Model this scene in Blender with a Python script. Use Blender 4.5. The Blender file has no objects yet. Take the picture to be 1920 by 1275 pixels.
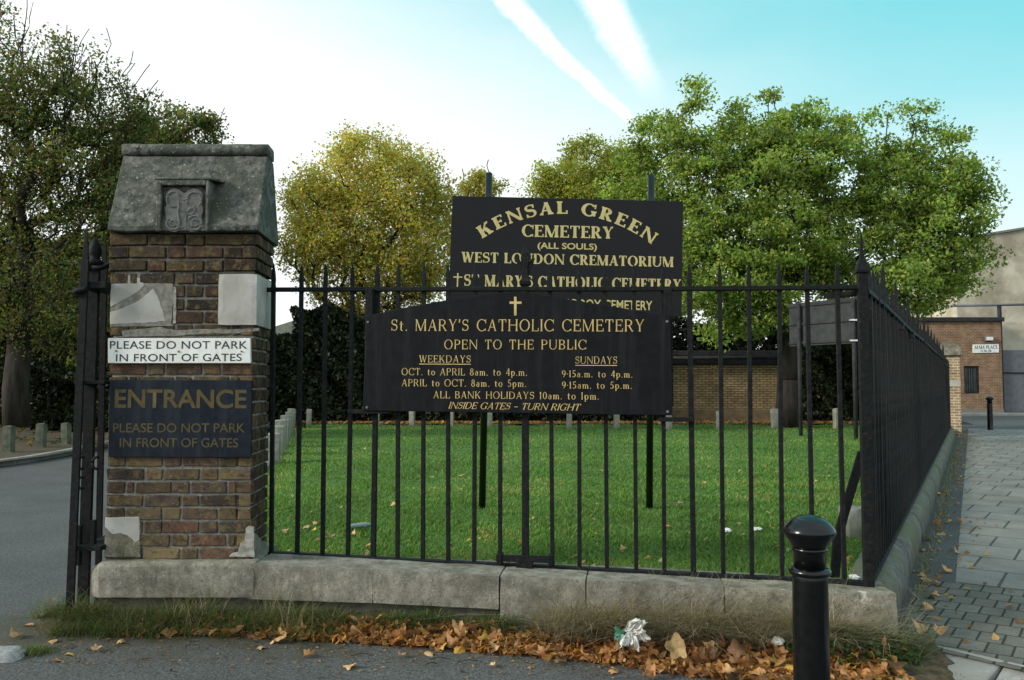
import bpy, bmesh, math, random
import numpy as np
from mathutils import Vector, Matrix

R = math.radians
rnd = random.Random(7)
nrg = np.random.default_rng(11)
scene = bpy.context.scene
COL = scene.collection

# ------------------------------------------------------------------ camera
F = 1600.0                      # focal length in pixels of the 1920 wide photograph
PITCH = math.atan(84.5 / F)
CAM = Vector((0, 0, 1.55))
cd = bpy.data.cameras.new("camera")
cd.sensor_fit = 'HORIZONTAL'; cd.sensor_width = 36.0; cd.lens = 36.0 * F / 1920.0
cd.clip_start = 0.05; cd.clip_end = 2000
cam = bpy.data.objects.new("camera", cd); COL.objects.link(cam)
cam.location = CAM; cam.rotation_euler = (R(90) + PITCH, 0, 0)
scene.camera = cam
scene.render.resolution_x = 1024; scene.render.resolution_y = 680

# ------------------------------------------------------------------ light
SUN_DIR = Vector((-0.86, -0.26, 0.40)).normalized()
SUN_EL = math.asin(SUN_DIR.z); SUN_ROT = math.atan2(SUN_DIR.x, SUN_DIR.y)
sl = bpy.data.lights.new("sun", 'SUN'); sl.energy = 3.3; sl.angle = R(12); sl.color = (1.0, 0.93, 0.80)
so = bpy.data.objects.new("sun", sl); COL.objects.link(so)
so.rotation_euler = (-SUN_DIR).to_track_quat('-Z', 'Y').to_euler()

world = bpy.data.worlds.new("World"); scene.world = world; world.use_nodes = True
wt = world.node_tree; wn = wt.nodes; wl = wt.links
for n in list(wn): wn.remove(n)

def WN(t, **k):
    n = wn.new(t)
    for a, v in k.items(): setattr(n, a, v)
    return n
def wmath(op, a, b=None, c=None, clamp=False):
    n = WN('ShaderNodeMath', operation=op, use_clamp=clamp)
    for i, v in enumerate((a, b, c)):
        if v is None: continue
        if isinstance(v, (int, float)): n.inputs[i].default_value = v
        else: wl.new(v, n.inputs[i])
    return n.outputs[0]
def wsmooth(v, lo, hi):
    n = WN('ShaderNodeMapRange', interpolation_type='SMOOTHSTEP')
    wl.new(v, n.inputs[0]); n.inputs[1].default_value = lo; n.inputs[2].default_value = hi
    return n.outputs[0]
def wmix(f, a, b):
    n = WN('ShaderNodeMix', data_type='RGBA')
    for s, v in ((0, f), (6, a), (7, b)):
        if isinstance(v, (int, float)): n.inputs[s].default_value = v
        elif isinstance(v, tuple): n.inputs[s].default_value = v
        else: wl.new(v, n.inputs[s])
    return n.outputs[2]

sky = WN('ShaderNodeTexSky', sky_type='NISHITA', sun_disc=False, sun_elevation=SUN_EL, sun_rotation=SUN_ROT,
         air_density=1.0, dust_density=1.5, ozone_density=1.0)
tint = WN('ShaderNodeMix', data_type='RGBA', blend_type='MULTIPLY'); tint.inputs[0].default_value = 1.0
wl.new(sky.outputs[0], tint.inputs[6]); tint.inputs[7].default_value = (0.75, 1.05, 0.85, 1)
tc = WN('ShaderNodeTexCoord'); sx = WN('ShaderNodeSeparateXYZ'); wl.new(tc.outputs['Generated'], sx.inputs[0])
X, Y, Z = sx.outputs
noi = WN('ShaderNodeTexNoise'); noi.inputs['Scale'].default_value = 2.2; noi.inputs['Detail'].default_value = 5.0
mp = WN('ShaderNodeMapping'); mp.inputs['Scale'].default_value = (1.0, 1.0, 3.2); wl.new(tc.outputs['Generated'], mp.inputs[0]); wl.new(mp.outputs[0], noi.inputs[0])
n0 = wmath('MULTIPLY', wmath('SUBTRACT', noi.outputs[0], 0.5), 0.22)
s_ = wmath('ADD', wmath('ADD', wmath('MULTIPLY', X, 0.55), wmath('MULTIPLY', Z, 1.45)), n0)
fwd = wmath('ADD', 0.25, wmath('MULTIPLY', wsmooth(Y, -0.15, 0.6), 0.75))
blue = wmath('MULTIPLY', wsmooth(s_, 0.29, 0.84), fwd)
blue_col = wmix(0.8, tint.outputs[2], (2.0, 7.2, 7.9, 1))
base_sky = wmix(blue, (9.2, 9.6, 9.7, 1), blue_col)
# two vapour trails high in the sky: straight bands in the sky's own directions
ysafe = wmath('MAXIMUM', Y, 0.05)
U = wmath('DIVIDE', X, ysafe); V = wmath('DIVIDE', Z, ysafe)
def trail(p0, p1, w0, w1, end_fade, strength, seed):
    u0, v0 = (p0[0] - 960) / F, (722 - p0[1]) / F
    u1, v1 = (p1[0] - 960) / F, (722 - p1[1]) / F
    L = math.hypot(u1 - u0, v1 - v0); dx, dy = (u1 - u0) / L, (v1 - v0) / L
    a = wmath('ADD', wmath('MULTIPLY', wmath('SUBTRACT', U, u0), dx), wmath('MULTIPLY', wmath('SUBTRACT', V, v0), dy))
    a = wmath('DIVIDE', a, L)
    p = wmath('ADD', wmath('MULTIPLY', wmath('SUBTRACT', U, u0), -dy), wmath('MULTIPLY', wmath('SUBTRACT', V, v0), dx))
    nn = WN('ShaderNodeTexNoise'); nn.inputs['Scale'].default_value = 26.0 + seed; nn.inputs['Detail'].default_value = 9.0; nn.inputs['Roughness'].default_value = 0.68
    wl.new(tc.outputs['Generated'], nn.inputs[0])
    p = wmath('ADD', p, wmath('MULTIPLY', wmath('SUBTRACT', nn.outputs[0], 0.5), 0.024))
    bend = wmath('MULTIPLY', wmath('MULTIPLY', a, wmath('SUBTRACT', a, 1.0)), -0.012)
    p = wmath('ABSOLUTE', wmath('ADD', p, bend))
    w = wmath('ADD', w0 / F / 2, wmath('MULTIPLY', a, (w1 - w0) / F / 2))
    m = wmath('SUBTRACT', 1.0, wsmooth(wmath('DIVIDE', p, w), 0.30, 1.35))
    e = wmath('SUBTRACT', 1.0, wsmooth(a, 1.0 - end_fade, 1.02))
    g = wmath('GREATER_THAN', Y, 0.06)
    st = wmath('ADD', strength * 0.75, wmath('MULTIPLY', nn.outputs[0], strength * 0.5))
    return wmath('MULTIPLY', wmath('MULTIPLY', wmath('MULTIPLY', m, e), st), g, clamp=True)
t1 = trail((958, -8), (1196, 228), 42, 20, 0.14, 0.95, 3)
t2 = trail((1112, -60), (1246, 190), 88, 46, 0.5, 0.82, 9)
c1 = wmix(t2, base_sky, (11.0, 11.2, 11.2, 1))
c2 = wmix(t1, c1, (11.4, 11.4, 11.4, 1))
bg = WN('ShaderNodeBackground'); wl.new(c2, bg.inputs[0]); bg.inputs[1].default_value = 0.10
wo = WN('ShaderNodeOutputWorld'); wl.new(bg.outputs[0], wo.inputs[0])

scene.view_settings.view_transform = 'Standard'; scene.view_settings.look = 'None'
scene.view_settings.exposure = 0.26; scene.view_settings.gamma = 1.0
scene.render.engine = 'CYCLES'
scene.cycles.max_bounces = 6; scene.cycles.diffuse_bounces = 3; scene.cycles.glossy_bounces = 2
scene.cycles.transmission_bounces = 4; scene.cycles.transparent_max_bounces = 6

# ------------------------------------------------------------------ helpers
def ray(px, py):
    u = (px - 960) / F; v = (637.5 - py) / F
    return Vector((u, math.cos(PITCH) - v * math.sin(PITCH), math.sin(PITCH) + v * math.cos(PITCH)))
def at(px, py, Yd):
    d = ray(px, py); return CAM + d * (Yd / d.y)
def onz(px, py, z):
    d = ray(px, py); return CAM + d * ((z - CAM.z) / d.z)
def onroad(px, py, dz=0.0):
    z = 0.12
    for _ in range(6): p = onz(px, py, z); z = gz(p.x, p.y)
    return Vector((p.x, p.y, z + dz))
def gz(x, y):
    t = min(1.0, max(0.0, (y - 3.3) / 1.7)); return 0.157 * t

class MB:
    def __init__(s): s.v = []; s.f = []; s.c = []
    def add(s, V_, F_, c=None):
        b = len(s.v); s.v += [tuple(v) for v in V_]; s.f += [tuple(b + i for i in f) for f in F_]
        if c is not None: s.c += [c] * len(V_)
    def box(s, lo, hi, M=None, c=None):
        x0, y0, z0 = lo; x1, y1, z1 = hi
        V_ = [Vector(p) for p in ((x0,y0,z0),(x1,y0,z0),(x1,y1,z0),(x0,y1,z0),(x0,y0,z1),(x1,y0,z1),(x1,y1,z1),(x0,y1,z1))]
        if M: V_ = [M @ p for p in V_]
        s.add(V_, ((0,3,2,1),(4,5,6,7),(0,1,5,4),(1,2,6,5),(2,3,7,6),(3,0,4,7)), c)
    def loft(s, rings, cap=True, c=None):
        n = len(rings[0]); V_ = [p for r_ in rings for p in r_]; F_ = []
        for k in range(len(rings) - 1):
            for i in range(n):
                j = (i + 1) % n; F_.append((k*n+i, k*n+j, (k+1)*n+j, (k+1)*n+i))
        if cap: F_ += [tuple(range(n))[::-1], tuple(range((len(rings)-1)*n, len(rings)*n))]
        s.add(V_, F_, c)
    def tube(s, pts, rad, n=6, c=None):
        pts = [Vector(p) for p in pts]; rad = rad if isinstance(rad, (list, tuple)) else [rad] * len(pts)
        rings = []
        for i, p in enumerate(pts):
            d = (pts[min(i+1, len(pts)-1)] - pts[max(i-1, 0)]).normalized()
            a = d.cross(Vector((0, 0, 1)) if abs(d.z) < 0.95 else Vector((1, 0, 0))).normalized(); b = d.cross(a)
            rings.append([p + (a * math.cos(2*math.pi*k/n) + b * math.sin(2*math.pi*k/n)) * rad[i] for k in range(n)])
        s.loft(rings, True, c)
    def lathe(s, prof, o=(0,0,0), n=24, c=None):
        o = Vector(o)
        s.loft([[o + Vector((r*math.cos(2*math.pi*k/n), r*math.sin(2*math.pi*k/n), z)) for k in range(n)] for r, z in prof], True, c)
    def prism(s, poly, d, c=None):
        poly = [Vector(p) for p in poly]; d = Vector(d); s.loft([poly, [p + d for p in poly]], True, c)
    def build(s, name, mat, parent=None, smooth=False, bevel=0.0, segs=2, fix=True):
        me = bpy.data.meshes.new(name); me.from_pydata(s.v, [], s.f)
        if s.c and len(s.c) == len(s.v):
            ca = me.color_attributes.new("Col", 'FLOAT_COLOR', 'POINT')
            ca.data.foreach_set("color", np.array([tuple(c) + (1,) for c in s.c], dtype=np.float32).ravel())
        if fix:
            bm = bmesh.new(); bm.from_mesh(me); bmesh.ops.recalc_face_normals(bm, faces=bm.faces); bm.to_mesh(me); bm.free()
        me.materials.append(mat)
        if smooth: me.polygons.foreach_set("use_smooth", [True] * len(me.polygons))
        o = bpy.data.objects.new(name, me); COL.objects.link(o)
        if parent: o.parent = parent
        if bevel:
            m = o.modifiers.new("bevel", 'BEVEL'); m.width = bevel; m.segments = segs; m.limit_method = 'ANGLE'; m.angle_limit = R(35)
            m.harden_normals = False
        return o

def mesh_np(name, V_, tris, mat, cols=None, parent=None, smooth=False):
    """V_ (n,3), tris (m,k) -> mesh object"""
    me = bpy.data.meshes.new(name); V_ = np.ascontiguousarray(V_, dtype=np.float32); tris = np.ascontiguousarray(tris, dtype=np.int32)
    m, k = tris.shape
    me.vertices.add(len(V_)); me.vertices.foreach_set("co", V_.ravel())
    me.loops.add(m * k); me.loops.foreach_set("vertex_index", tris.ravel())
    me.polygons.add(m); me.polygons.foreach_set("loop_start", np.arange(0, m * k, k, dtype=np.int32))
    if smooth: me.polygons.foreach_set("use_smooth", np.ones(m, dtype=bool))
    if cols is not None:
        ca = me.color_attributes.new("Col", 'FLOAT_COLOR', 'POINT')
        ca.data.foreach_set("color", np.concatenate([cols, np.ones((len(cols), 1))], 1).astype(np.float32).ravel())
    me.update(calc_edges=True); me.validate()
    me.materials.append(mat)
    o = bpy.data.objects.new(name, me); COL.objects.link(o)
    if parent: o.parent = parent
    return o

def thing(name, label, cat, loc=(0,0,0), group=None, rz=0.0):
    o = bpy.data.objects.new(name, None); COL.objects.link(o); o.location = loc; o.rotation_euler = (0, 0, rz)
    o.empty_display_size = 0.1
    return tag(o, label, cat, group)
def tag(o, label, cat, group=None):
    o['label'] = label; o['category'] = cat
    if group: o['group'] = group
    return o
def structure(o): o['kind'] = 'structure'; return o
def stuff(o): o['kind'] = 'stuff'; return o
def put(o, loc):
    """give a single-mesh thing an origin at its base"""
    o.data.transform(Matrix.Translation(-Vector(loc))); o.location = loc; return o
def adopt(o, root):
    """parent a mesh given in world coordinates under an unrotated root"""
    o.parent = root; o.matrix_parent_inverse = Matrix.Translation(-Vector(root.location)); return o
def copy_tree(o, parent=None):
    c = o.copy(); COL.objects.link(c); c.parent = parent
    for ch in o.children: copy_tree(ch, c)
    return c

# ------------------------------------------------------------------ materials
def new_mat(name):
    m = bpy.data.materials.new(name); m.use_nodes = True
    nt = m.node_tree
    return m, nt, nt.nodes, nt.links, nt.nodes['Principled BSDF']
def add_noise(nt, scale, detail=4, rough=0.6, coord='Object', stretch=None):
    tc_ = nt.nodes.new('ShaderNodeTexCoord'); n = nt.nodes.new('ShaderNodeTexNoise')
    n.inputs['Scale'].default_value = scale; n.inputs['Detail'].default_value = detail; n.inputs['Roughness'].default_value = rough
    if stretch:
        mp_ = nt.nodes.new('ShaderNodeMapping'); mp_.inputs['Scale'].default_value = stretch
        nt.links.new(tc_.outputs[coord], mp_.inputs[0]); nt.links.new(mp_.outputs[0], n.inputs[0])
    else: nt.links.new(tc_.outputs[coord], n.inputs[0])
    return n.outputs[0]
def ramp(nt, fac, stops):
    r = nt.nodes.new('ShaderNodeValToRGB'); e = r.color_ramp.elements
    while len(e) > 1: e.remove(e[-1])
    e[0].position = stops[0][0]; e[0].color = tuple(stops[0][1]) + (1,)
    for p, c in stops[1:]:
        k = e.new(p); k.color = tuple(c) + (1,)
    nt.links.new(fac, r.inputs[0]); return r.outputs[0]
def mixc(nt, fac, a, b, blend='MIX'):
    n = nt.nodes.new('ShaderNodeMix'); n.data_type = 'RGBA'; n.blend_type = blend
    for s, v in ((0, fac), (6, a), (7, b)):
        if isinstance(v, (int, float)): n.inputs[s].default_value = v
        elif isinstance(v, tuple): n.inputs[s].default_value = v if len(v) == 4 else v + (1,)
        else: nt.links.new(v, n.inputs[s])
    return n.outputs[2]
def bump(nt, bsdf, h, strength, dist=0.01):
    b = nt.nodes.new('ShaderNodeBump'); b.inputs['Strength'].default_value = strength; b.inputs['Distance'].default_value = dist
    nt.links.new(h, b.inputs['Height']); nt.links.new(b.outputs[0], bsdf.inputs['Normal'])

def mat_noise(name, c0, c1, scale, rough=0.85, bumps=0.3, bdist=0.004, big=None, bigscale=2.0, lo=0.35, hi=0.65, fine=None, spec=0.3, stretch=None):
    m, nt, N, L, B = new_mat(name)
    n = add_noise(nt, scale, 6, 0.65, stretch=stretch)
    c = ramp(nt, n, [(lo, c0), (hi, c1)])
    if big:
        g = add_noise(nt, bigscale, 4, 0.6)
        f = ramp(nt, g, [(0.42, (0,0,0)), (0.62, (1,1,1))]); c = mixc(nt, f, c, big)
    if fine:
        g = add_noise(nt, fine[0], 2, 0.5)
        f = ramp(nt, g, [(fine[1], (0,0,0)), (fine[1] + 0.06, (1,1,1))]); c = mixc(nt, f, c, fine[2])
    L.new(c, B.inputs['Base Color']); B.inputs['Roughness'].default_value = rough; B.inputs['Specular IOR Level'].default_value = spec
    if bumps: bump(nt, B, n, bumps, bdist)
    return m
def mat_plain(name, c, rough=0.5, metal=0.0, spec=0.5):
    m, nt, N, L, B = new_mat(name)
    n = add_noise(nt, 14, 4)
    L.new(ramp(nt, n, [(0.3, tuple(x * 0.85 for x in c)), (0.7, tuple(min(1, x * 1.12) for x in c))]), B.inputs['Base Color'])
    B.inputs['Roughness'].default_value = rough; B.inputs['Metallic'].default_value = metal; B.inputs['Specular IOR Level'].default_value = spec
    return m
def mat_attr(name, rough=0.85, trans=0.0, noise=0.0, nscale=60, bumps=0.0, spec=0.3, tint=(1,1,1)):
    m, nt, N, L, B = new_mat(name)
    a = N.new('ShaderNodeVertexColor'); a.layer_name = "Col"; c = a.outputs[0]
    if noise:
        n = add_noise(nt, nscale, 5, 0.65)
        c = mixc(nt, 1.0, c, ramp(nt, n, [(0.3, (1-noise,)*3), (0.7, (1+noise,)*3)]), 'MULTIPLY')
        if bumps: bump(nt, B, n, bumps, 0.004)
    L.new(c, B.inputs['Base Color']); B.inputs['Roughness'].default_value = rough; B.inputs['Specular IOR Level'].default_value = spec
    if trans:
        t = N.new('ShaderNodeBsdfTranslucent'); mx = N.new('ShaderNodeMixShader'); mx.inputs[0].default_value = trans
        L.new(mixc(nt, 1.0, c, (1.5*tint[0], 1.45*tint[1], 0.7*tint[2]), 'MULTIPLY'), t.inputs[0])
        L.new(B.outputs[0], mx.inputs[1]); L.new(t.outputs[0], mx.inputs[2])
        L.new(mx.outputs[0], N['Material Output'].inputs['Surface'])
    return m
def mat_bricks(name, c1, c2, mortar, scale=1.0, bw=0.225, rh=0.075, mort=0.012, dirt=None):
    m, nt, N, L, B = new_mat(name)
    tc_ = N.new('ShaderNodeTexCoord'); s = N.new('ShaderNodeSeparateXYZ'); L.new(tc_.outputs['Object'], s.inputs[0])
    ad = N.new('ShaderNodeMath'); L.new(s.outputs[0], ad.inputs[0]); L.new(s.outputs[1], ad.inputs[1])
    cb = N.new('ShaderNodeCombineXYZ'); L.new(ad.outputs[0], cb.inputs[0]); L.new(s.outputs[2], cb.inputs[1])
    br = N.new('ShaderNodeTexBrick'); L.new(cb.outputs[0], br.inputs[0])
    br.inputs['Color1'].default_value = c1 + (1,); br.inputs['Color2'].default_value = c2 + (1,); br.inputs['Mortar'].default_value = mortar + (1,)
    br.inputs['Scale'].default_value = scale; br.inputs['Mortar Size'].default_value = mort; br.inputs['Brick Width'].default_value = bw; br.inputs['Row Height'].default_value = rh
    br.inputs['Bias'].default_value = 0.0; br.inputs['Mortar Smooth'].default_value = 0.2
    n = add_noise(nt, 3.0, 6); c = mixc(nt, 1.0, br.outputs[0], ramp(nt, n, [(0.3, (0.62,)*3), (0.7, (1.25,)*3)]), 'MULTIPLY')
    L.new(c, B.inputs['Base Color']); B.inputs['Roughness'].default_value = 0.9
    inv = N.new('ShaderNodeMath'); inv.operation = 'SUBTRACT'; inv.inputs[0].default_value = 1.0; L.new(br.outputs[1], inv.inputs[1])
    bump(nt, B, inv.outputs[0], 0.5, 0.01)
    return m

M = {}
M['iron'] = mat_noise('black_iron_paint', (0.006, 0.007, 0.008), (0.015, 0.0165, 0.0175), 38, rough=0.62, bumps=0.6, bdist=0.004, spec=0.10, fine=(60, 0.66, (0.040, 0.027, 0.018)))
M['iron_gloss'] = mat_noise('black_gloss_paint', (0.002, 0.0022, 0.0028), (0.005, 0.0055, 0.006), 30, rough=0.2, bumps=0.18, bdist=0.002, spec=0.4)
M['board'] = mat_noise('black_board_paint', (0.004, 0.005, 0.0065), (0.008, 0.009, 0.011), 16, rough=0.5, spec=0.12, bumps=0.08, bdist=0.002, fine=(150, 0.74, (0.06, 0.06, 0.06)))
M['board_gloss'] = mat_noise('black_sign_panel', (0.003, 0.0035, 0.0045), (0.005, 0.0055, 0.0065), 8, rough=0.25, bumps=0.0, spec=0.22)
M['gold'] = mat_noise('gold_letter_paint', (0.40, 0.29, 0.10), (0.62, 0.47, 0.20), 30, rough=0.55, bumps=0.0)
M['cream_gold'] = mat_noise('cream_gold_lettering', (0.50, 0.42, 0.17), (0.60, 0.52, 0.24), 12, rough=0.5, bumps=0.0)
M['dull_gold'] = mat_noise('faded_gold_lettering', (0.055, 0.042, 0.014), (0.095, 0.072, 0.024), 25, rough=0.6, bumps=0.0)
M['slate'] = mat_noise('weathered_blue_black_board', (0.006, 0.010, 0.017), (0.012, 0.018, 0.028), 18, spec=0.12, rough=0.6, bumps=0.1, bdist=0.002)
M['white_sign'] = mat_noise('white_sign_enamel', (0.66, 0.68, 0.66), (0.80, 0.81, 0.79), 9, rough=0.4, bumps=0.0, fine=(38, 0.74, (0.32, 0.20, 0.12)))
M['black_letter'] = mat_noise('worn_black_lettering', (0.02, 0.02, 0.022), (0.09, 0.09, 0.09), 40, rough=0.6, bumps=0.0, lo=0.45, hi=0.75)
M['stone_dark'] = mat_noise('sooty_cap_stone', (0.030, 0.034, 0.031), (0.165, 0.168, 0.148), 22, rough=0.95, bumps=1.0, bdist=0.012, big=(0.055, 0.062, 0.048), bigscale=5, fine=(60, 0.645, (0.25, 0.26, 0.23)))
M['stone_carved'] = mat_noise('carved_stone', (0.075, 0.08, 0.08), (0.15, 0.15, 0.14), 26, rough=0.95, bumps=0.5, bdist=0.005)
def mat_stone(name, lo_, hi_, grime, speck, lichen=None):
    m, nt, N, L, B = new_mat(name)
    n = add_noise(nt, 11, 8, .72); c = ramp(nt, n, [(.32, lo_), (.68, hi_)])
    c = mixc(nt, ramp(nt, add_noise(nt, 5.5, 6, .7, stretch=(1, 1, .45)), [(.48, (0,0,0)), (.66, (.8,.8,.8))]), c, grime)
    c = mixc(nt, ramp(nt, add_noise(nt, 75, 5, .75), [(.54, (0,0,0)), (.64, (.85,.85,.85))]), c, speck)
    c = mixc(nt, ramp(nt, add_noise(nt, 130, 2, .5), [(.66, (0,0,0)), (.72, (.7,.7,.7))]), c, (.5, .49, .44))
    if lichen: c = mixc(nt, ramp(nt, add_noise(nt, 6, 5, .65), [(.64, (0,0,0)), (.67, (.9,.9,.9))]), c, lichen)
    L.new(c, B.inputs['Base Color']); B.inputs['Roughness'].default_value = .96; B.inputs['Specular IOR Level'].default_value = .15
    bump(nt, B, add_noise(nt, 40, 8, .75), .8, .008); return m
M['stone_pale'] = mat_stone('pale_plinth_stone', (.12,.115,.095), (.32,.305,.26), (.085,.08,.06), (.085,.08,.062))
M['stone_corner'] = mat_stone('mossy_corner_stone', (.12,.11,.08), (.36,.34,.28), (.085,.085,.045), (.06,.055,.035), (.50,.50,.44))
M['stone_side'] = mat_noise('grey_coping_stone', (0.07, 0.072, 0.067), (0.18, 0.182, 0.168), 10, spec=0.2, rough=0.85, bumps=0.6, bdist=0.006, big=(0.11, 0.12, 0.07), bigscale=2.0)
M['render_patch'] = mat_noise('white_render_patch', (0.36, 0.355, 0.335), (0.52, 0.51, 0.485), 12, rough=0.9, bumps=0.35, bdist=0.004, big=(0.33, 0.32, 0.29), bigscale=6, fine=(30, 0.70, (0.26, 0.25, 0.22)))
M['cement'] = mat_noise('grey_cement', (0.115, 0.112, 0.095), (0.25, 0.24, 0.21), 30, rough=0.95, bumps=0.6, bdist=0.006)
m, nt, N, L, B = new_mat('stock_brick')
a_ = N.new('ShaderNodeVertexColor'); a_.layer_name = "Col"
c = mixc(nt, ramp(nt, add_noise(nt, 17, 5, .7), [(.50, (0,0,0)), (.66, (.75,.75,.75))]), a_.outputs[0], (.19, .135, .06))
c = mixc(nt, ramp(nt, add_noise(nt, 26, 5, .7, stretch=(1, 1, 1.7)), [(.50, (0,0,0)), (.68, (.85,.85,.85))]), c, (.022, .020, .018))
c = mixc(nt, ramp(nt, add_noise(nt, 70, 3, .6), [(.62, (0,0,0)), (.70, (.6,.6,.6))]), c, (.24, .22, .18))
c = mixc(nt, 1.0, c, ramp(nt, add_noise(nt, 3.0, 4), [(.3, (.72,.72,.72)), (.7, (1.1,1.1,1.1))]), 'MULTIPLY')
L.new(c, B.inputs['Base Color']); B.inputs['Roughness'].default_value = .95; B.inputs['Specular IOR Level'].default_value = .15
bump(nt, B, add_noise(nt, 45, 6, .7), .9, .006); M['brick'] = m
M['mortar'] = mat_noise('lime_mortar', (0.17, 0.165, 0.145), (0.38, 0.37, 0.33), 35, rough=0.97, bumps=0.6, bdist=0.004)
M['brick_dark'] = mat_noise('dark_footing', (0.06, 0.056, 0.045), (0.15, 0.138, 0.11), 14, rough=0.95, bumps=0.6)
M['asphalt'] = mat_noise('asphalt', (0.035, 0.038, 0.039), (0.135, 0.14, 0.14), 75, rough=0.88, bumps=1.0, bdist=0.006, lo=0.34, hi=0.68, fine=(120, 0.66, (0.24, 0.24, 0.23)), spec=0.2)
nt = M['asphalt'].node_tree; N, L = nt.nodes, nt.links; B = N['Principled BSDF']; old = B.inputs['Base Color'].links[0].from_socket
tc_ = N.new('ShaderNodeTexCoord'); sx_ = N.new('ShaderNodeSeparateXYZ'); L.new(tc_.outputs['Object'], sx_.inputs[0])
mr = N.new('ShaderNodeMapRange'); L.new(sx_.outputs[1], mr.inputs[0]); mr.inputs[1].default_value = 4.30; mr.inputs[2].default_value = 4.85; mr.inputs[4].default_value = .34
mr2 = N.new('ShaderNodeMapRange'); L.new(sx_.outputs[1], mr2.inputs[0]); mr2.inputs[1].default_value = 5.0; mr2.inputs[2].default_value = 5.7; mr2.inputs[4].default_value = .34
sb = N.new('ShaderNodeMath'); sb.operation = 'SUBTRACT'; L.new(mr.outputs[0], sb.inputs[0]); L.new(mr2.outputs[0], sb.inputs[1])
ad = N.new('ShaderNodeMath'); L.new(sb.outputs[0], ad.inputs[0]); L.new(add_noise(nt, 6, 6, .7), ad.inputs[1])
f_ = ramp(nt, ad.outputs[0], [(.62, (0,0,0)), (.86, (.8,.8,.8))]); c = mixc(nt, f_, old, (.062, .058, .036))
c = mixc(nt, 1.0, c, ramp(nt, add_noise(nt, 1.1, 4), [(.3, (.82,.82,.82)), (.7, (1.12,1.12,1.12))]), 'MULTIPLY'); L.new(c, B.inputs['Base Color'])
M['soil'] = mat_noise('soil', (0.035, 0.028, 0.018), (0.10, 0.08, 0.05), 20, rough=1.0, bumps=0.8, bdist=0.02, fine=(45, 0.66, (0.16, 0.09, 0.035)))
M['lawn'] = mat_noise('lawn_turf', (0.035, 0.085, 0.016), (0.075, 0.16, 0.03), 14, rough=1.0, bumps=0.6, bdist=0.02, fine=(60, 0.70, (0.10, 0.14, 0.04)))
M['blade'] = mat_attr('grass_blade', rough=0.7, trans=0.3)
M['leaf'] = mat_attr('tree_leaf', rough=0.6, trans=0.55)
M['hedge_leaf'] = mat_attr('hedge_leaf', rough=0.6, trans=0.12)
M['bark'] = mat_noise('bark', (0.013, 0.011, 0.009), (0.040, 0.034, 0.026), 8, rough=0.95, bumps=0.8, bdist=0.03, stretch=(1, 1, 0.25))
M['post'] = mat_noise('weathered_concrete', (0.17, 0.17, 0.145), (0.32, 0.32, 0.28), 12, rough=0.95, bumps=0.4, big=(0.12, 0.135, 0.09), bigscale=3)
M['yellow_brick'] = mat_bricks('yellow_stock_brickwork', (0.40, 0.285, 0.135), (0.29, 0.20, 0.10), (0.09, 0.075, 0.05), mort=0.014)
M['red_brick'] = mat_bricks('red_brown_brickwork', (0.24, 0.125, 0.062), (0.17, 0.075, 0.042), (0.27, 0.22, 0.15), mort=0.012)
M['pier_brick'] = mat_bricks('pier_brickwork', (0.34, 0.23, 0.10), (0.20, 0.12, 0.06), (0.42, 0.40, 0.34), mort=0.012)
M['render'] = mat_noise('stained_cream_render', (0.42, 0.39, 0.295), (0.58, 0.545, 0.435), 1.1, rough=0.95, bumps=0.15, big=(0.28, 0.25, 0.19), bigscale=0.5)
M['roof_felt'] = mat_noise('dark_roof_edge', (0.012, 0.013, 0.016), (0.035, 0.036, 0.04), 6, rough=0.8, bumps=0.4)
M['grey_steel'] = mat_noise('grey_painted_steel', (0.09, 0.10, 0.115), (0.135, 0.145, 0.16), 5, rough=0.55, bumps=0.1)
M['sign_back'] = mat_noise('grey_sign_back', (0.022, 0.026, 0.028), (0.04, 0.045, 0.047), 6, spec=0.15, rough=0.6, bumps=0.1)
M['bright_clip'] = mat_plain('galvanised_clip', (0.75, 0.76, 0.76), 0.3, 0.6)
M['glass'] = mat_noise('dark_window_glass', (0.015, 0.022, 0.024), (0.06, 0.075, 0.075), 2.5, rough=0.12, bumps=0.0, spec=0.6)
M['paper'] = mat_noise('crumpled_white_paper', (0.62, 0.62, 0.60), (0.85, 0.85, 0.83), 12, rough=0.8, bumps=0.4, bdist=0.01)
M['teal'] = mat_plain('green_plastic', (0.03, 0.30, 0.18), 0.5)
M['navy'] = mat_plain('dark_blue_plastic', (0.012, 0.014, 0.03), 0.6)
M['yellow_plate'] = mat_plain('yellow_plate', (0.55, 0.40, 0.03), 0.5)
M['blue_letter'] = mat_plain('dark_blue_lettering', (0.02, 0.025, 0.06), 0.5)
M['kerb'] = mat_noise('granite_kerb', (0.17, 0.18, 0.18), (0.32, 0.33, 0.33), 60, rough=0.85, bumps=0.3, bdist=0.003, big=(0.20, 0.205, 0.19), bigscale=3)
M['roof_tile'] = mat_noise('green_grey_roof', (0.14, 0.17, 0.13), (0.22, 0.24, 0.19), 4, rough=0.9)
for nm, amt, cc in (('board', .55, (.026, .026, .025)), ('slate', .6, (.030, .036, .042)), ('white_sign', .5, (.42, .40, .34))):
    nt = M[nm].node_tree; L = nt.links; B = nt.nodes['Principled BSDF']; old = B.inputs['Base Color'].links[0].from_socket
    f_ = ramp(nt, add_noise(nt, 9, 6, .65, stretch=(2.2, 2.2, .16)), [(.50, (0,0,0)), (.74, (amt,)*3)]); L.new(mixc(nt, f_, old, cc), B.inputs['Base Color'])

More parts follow.
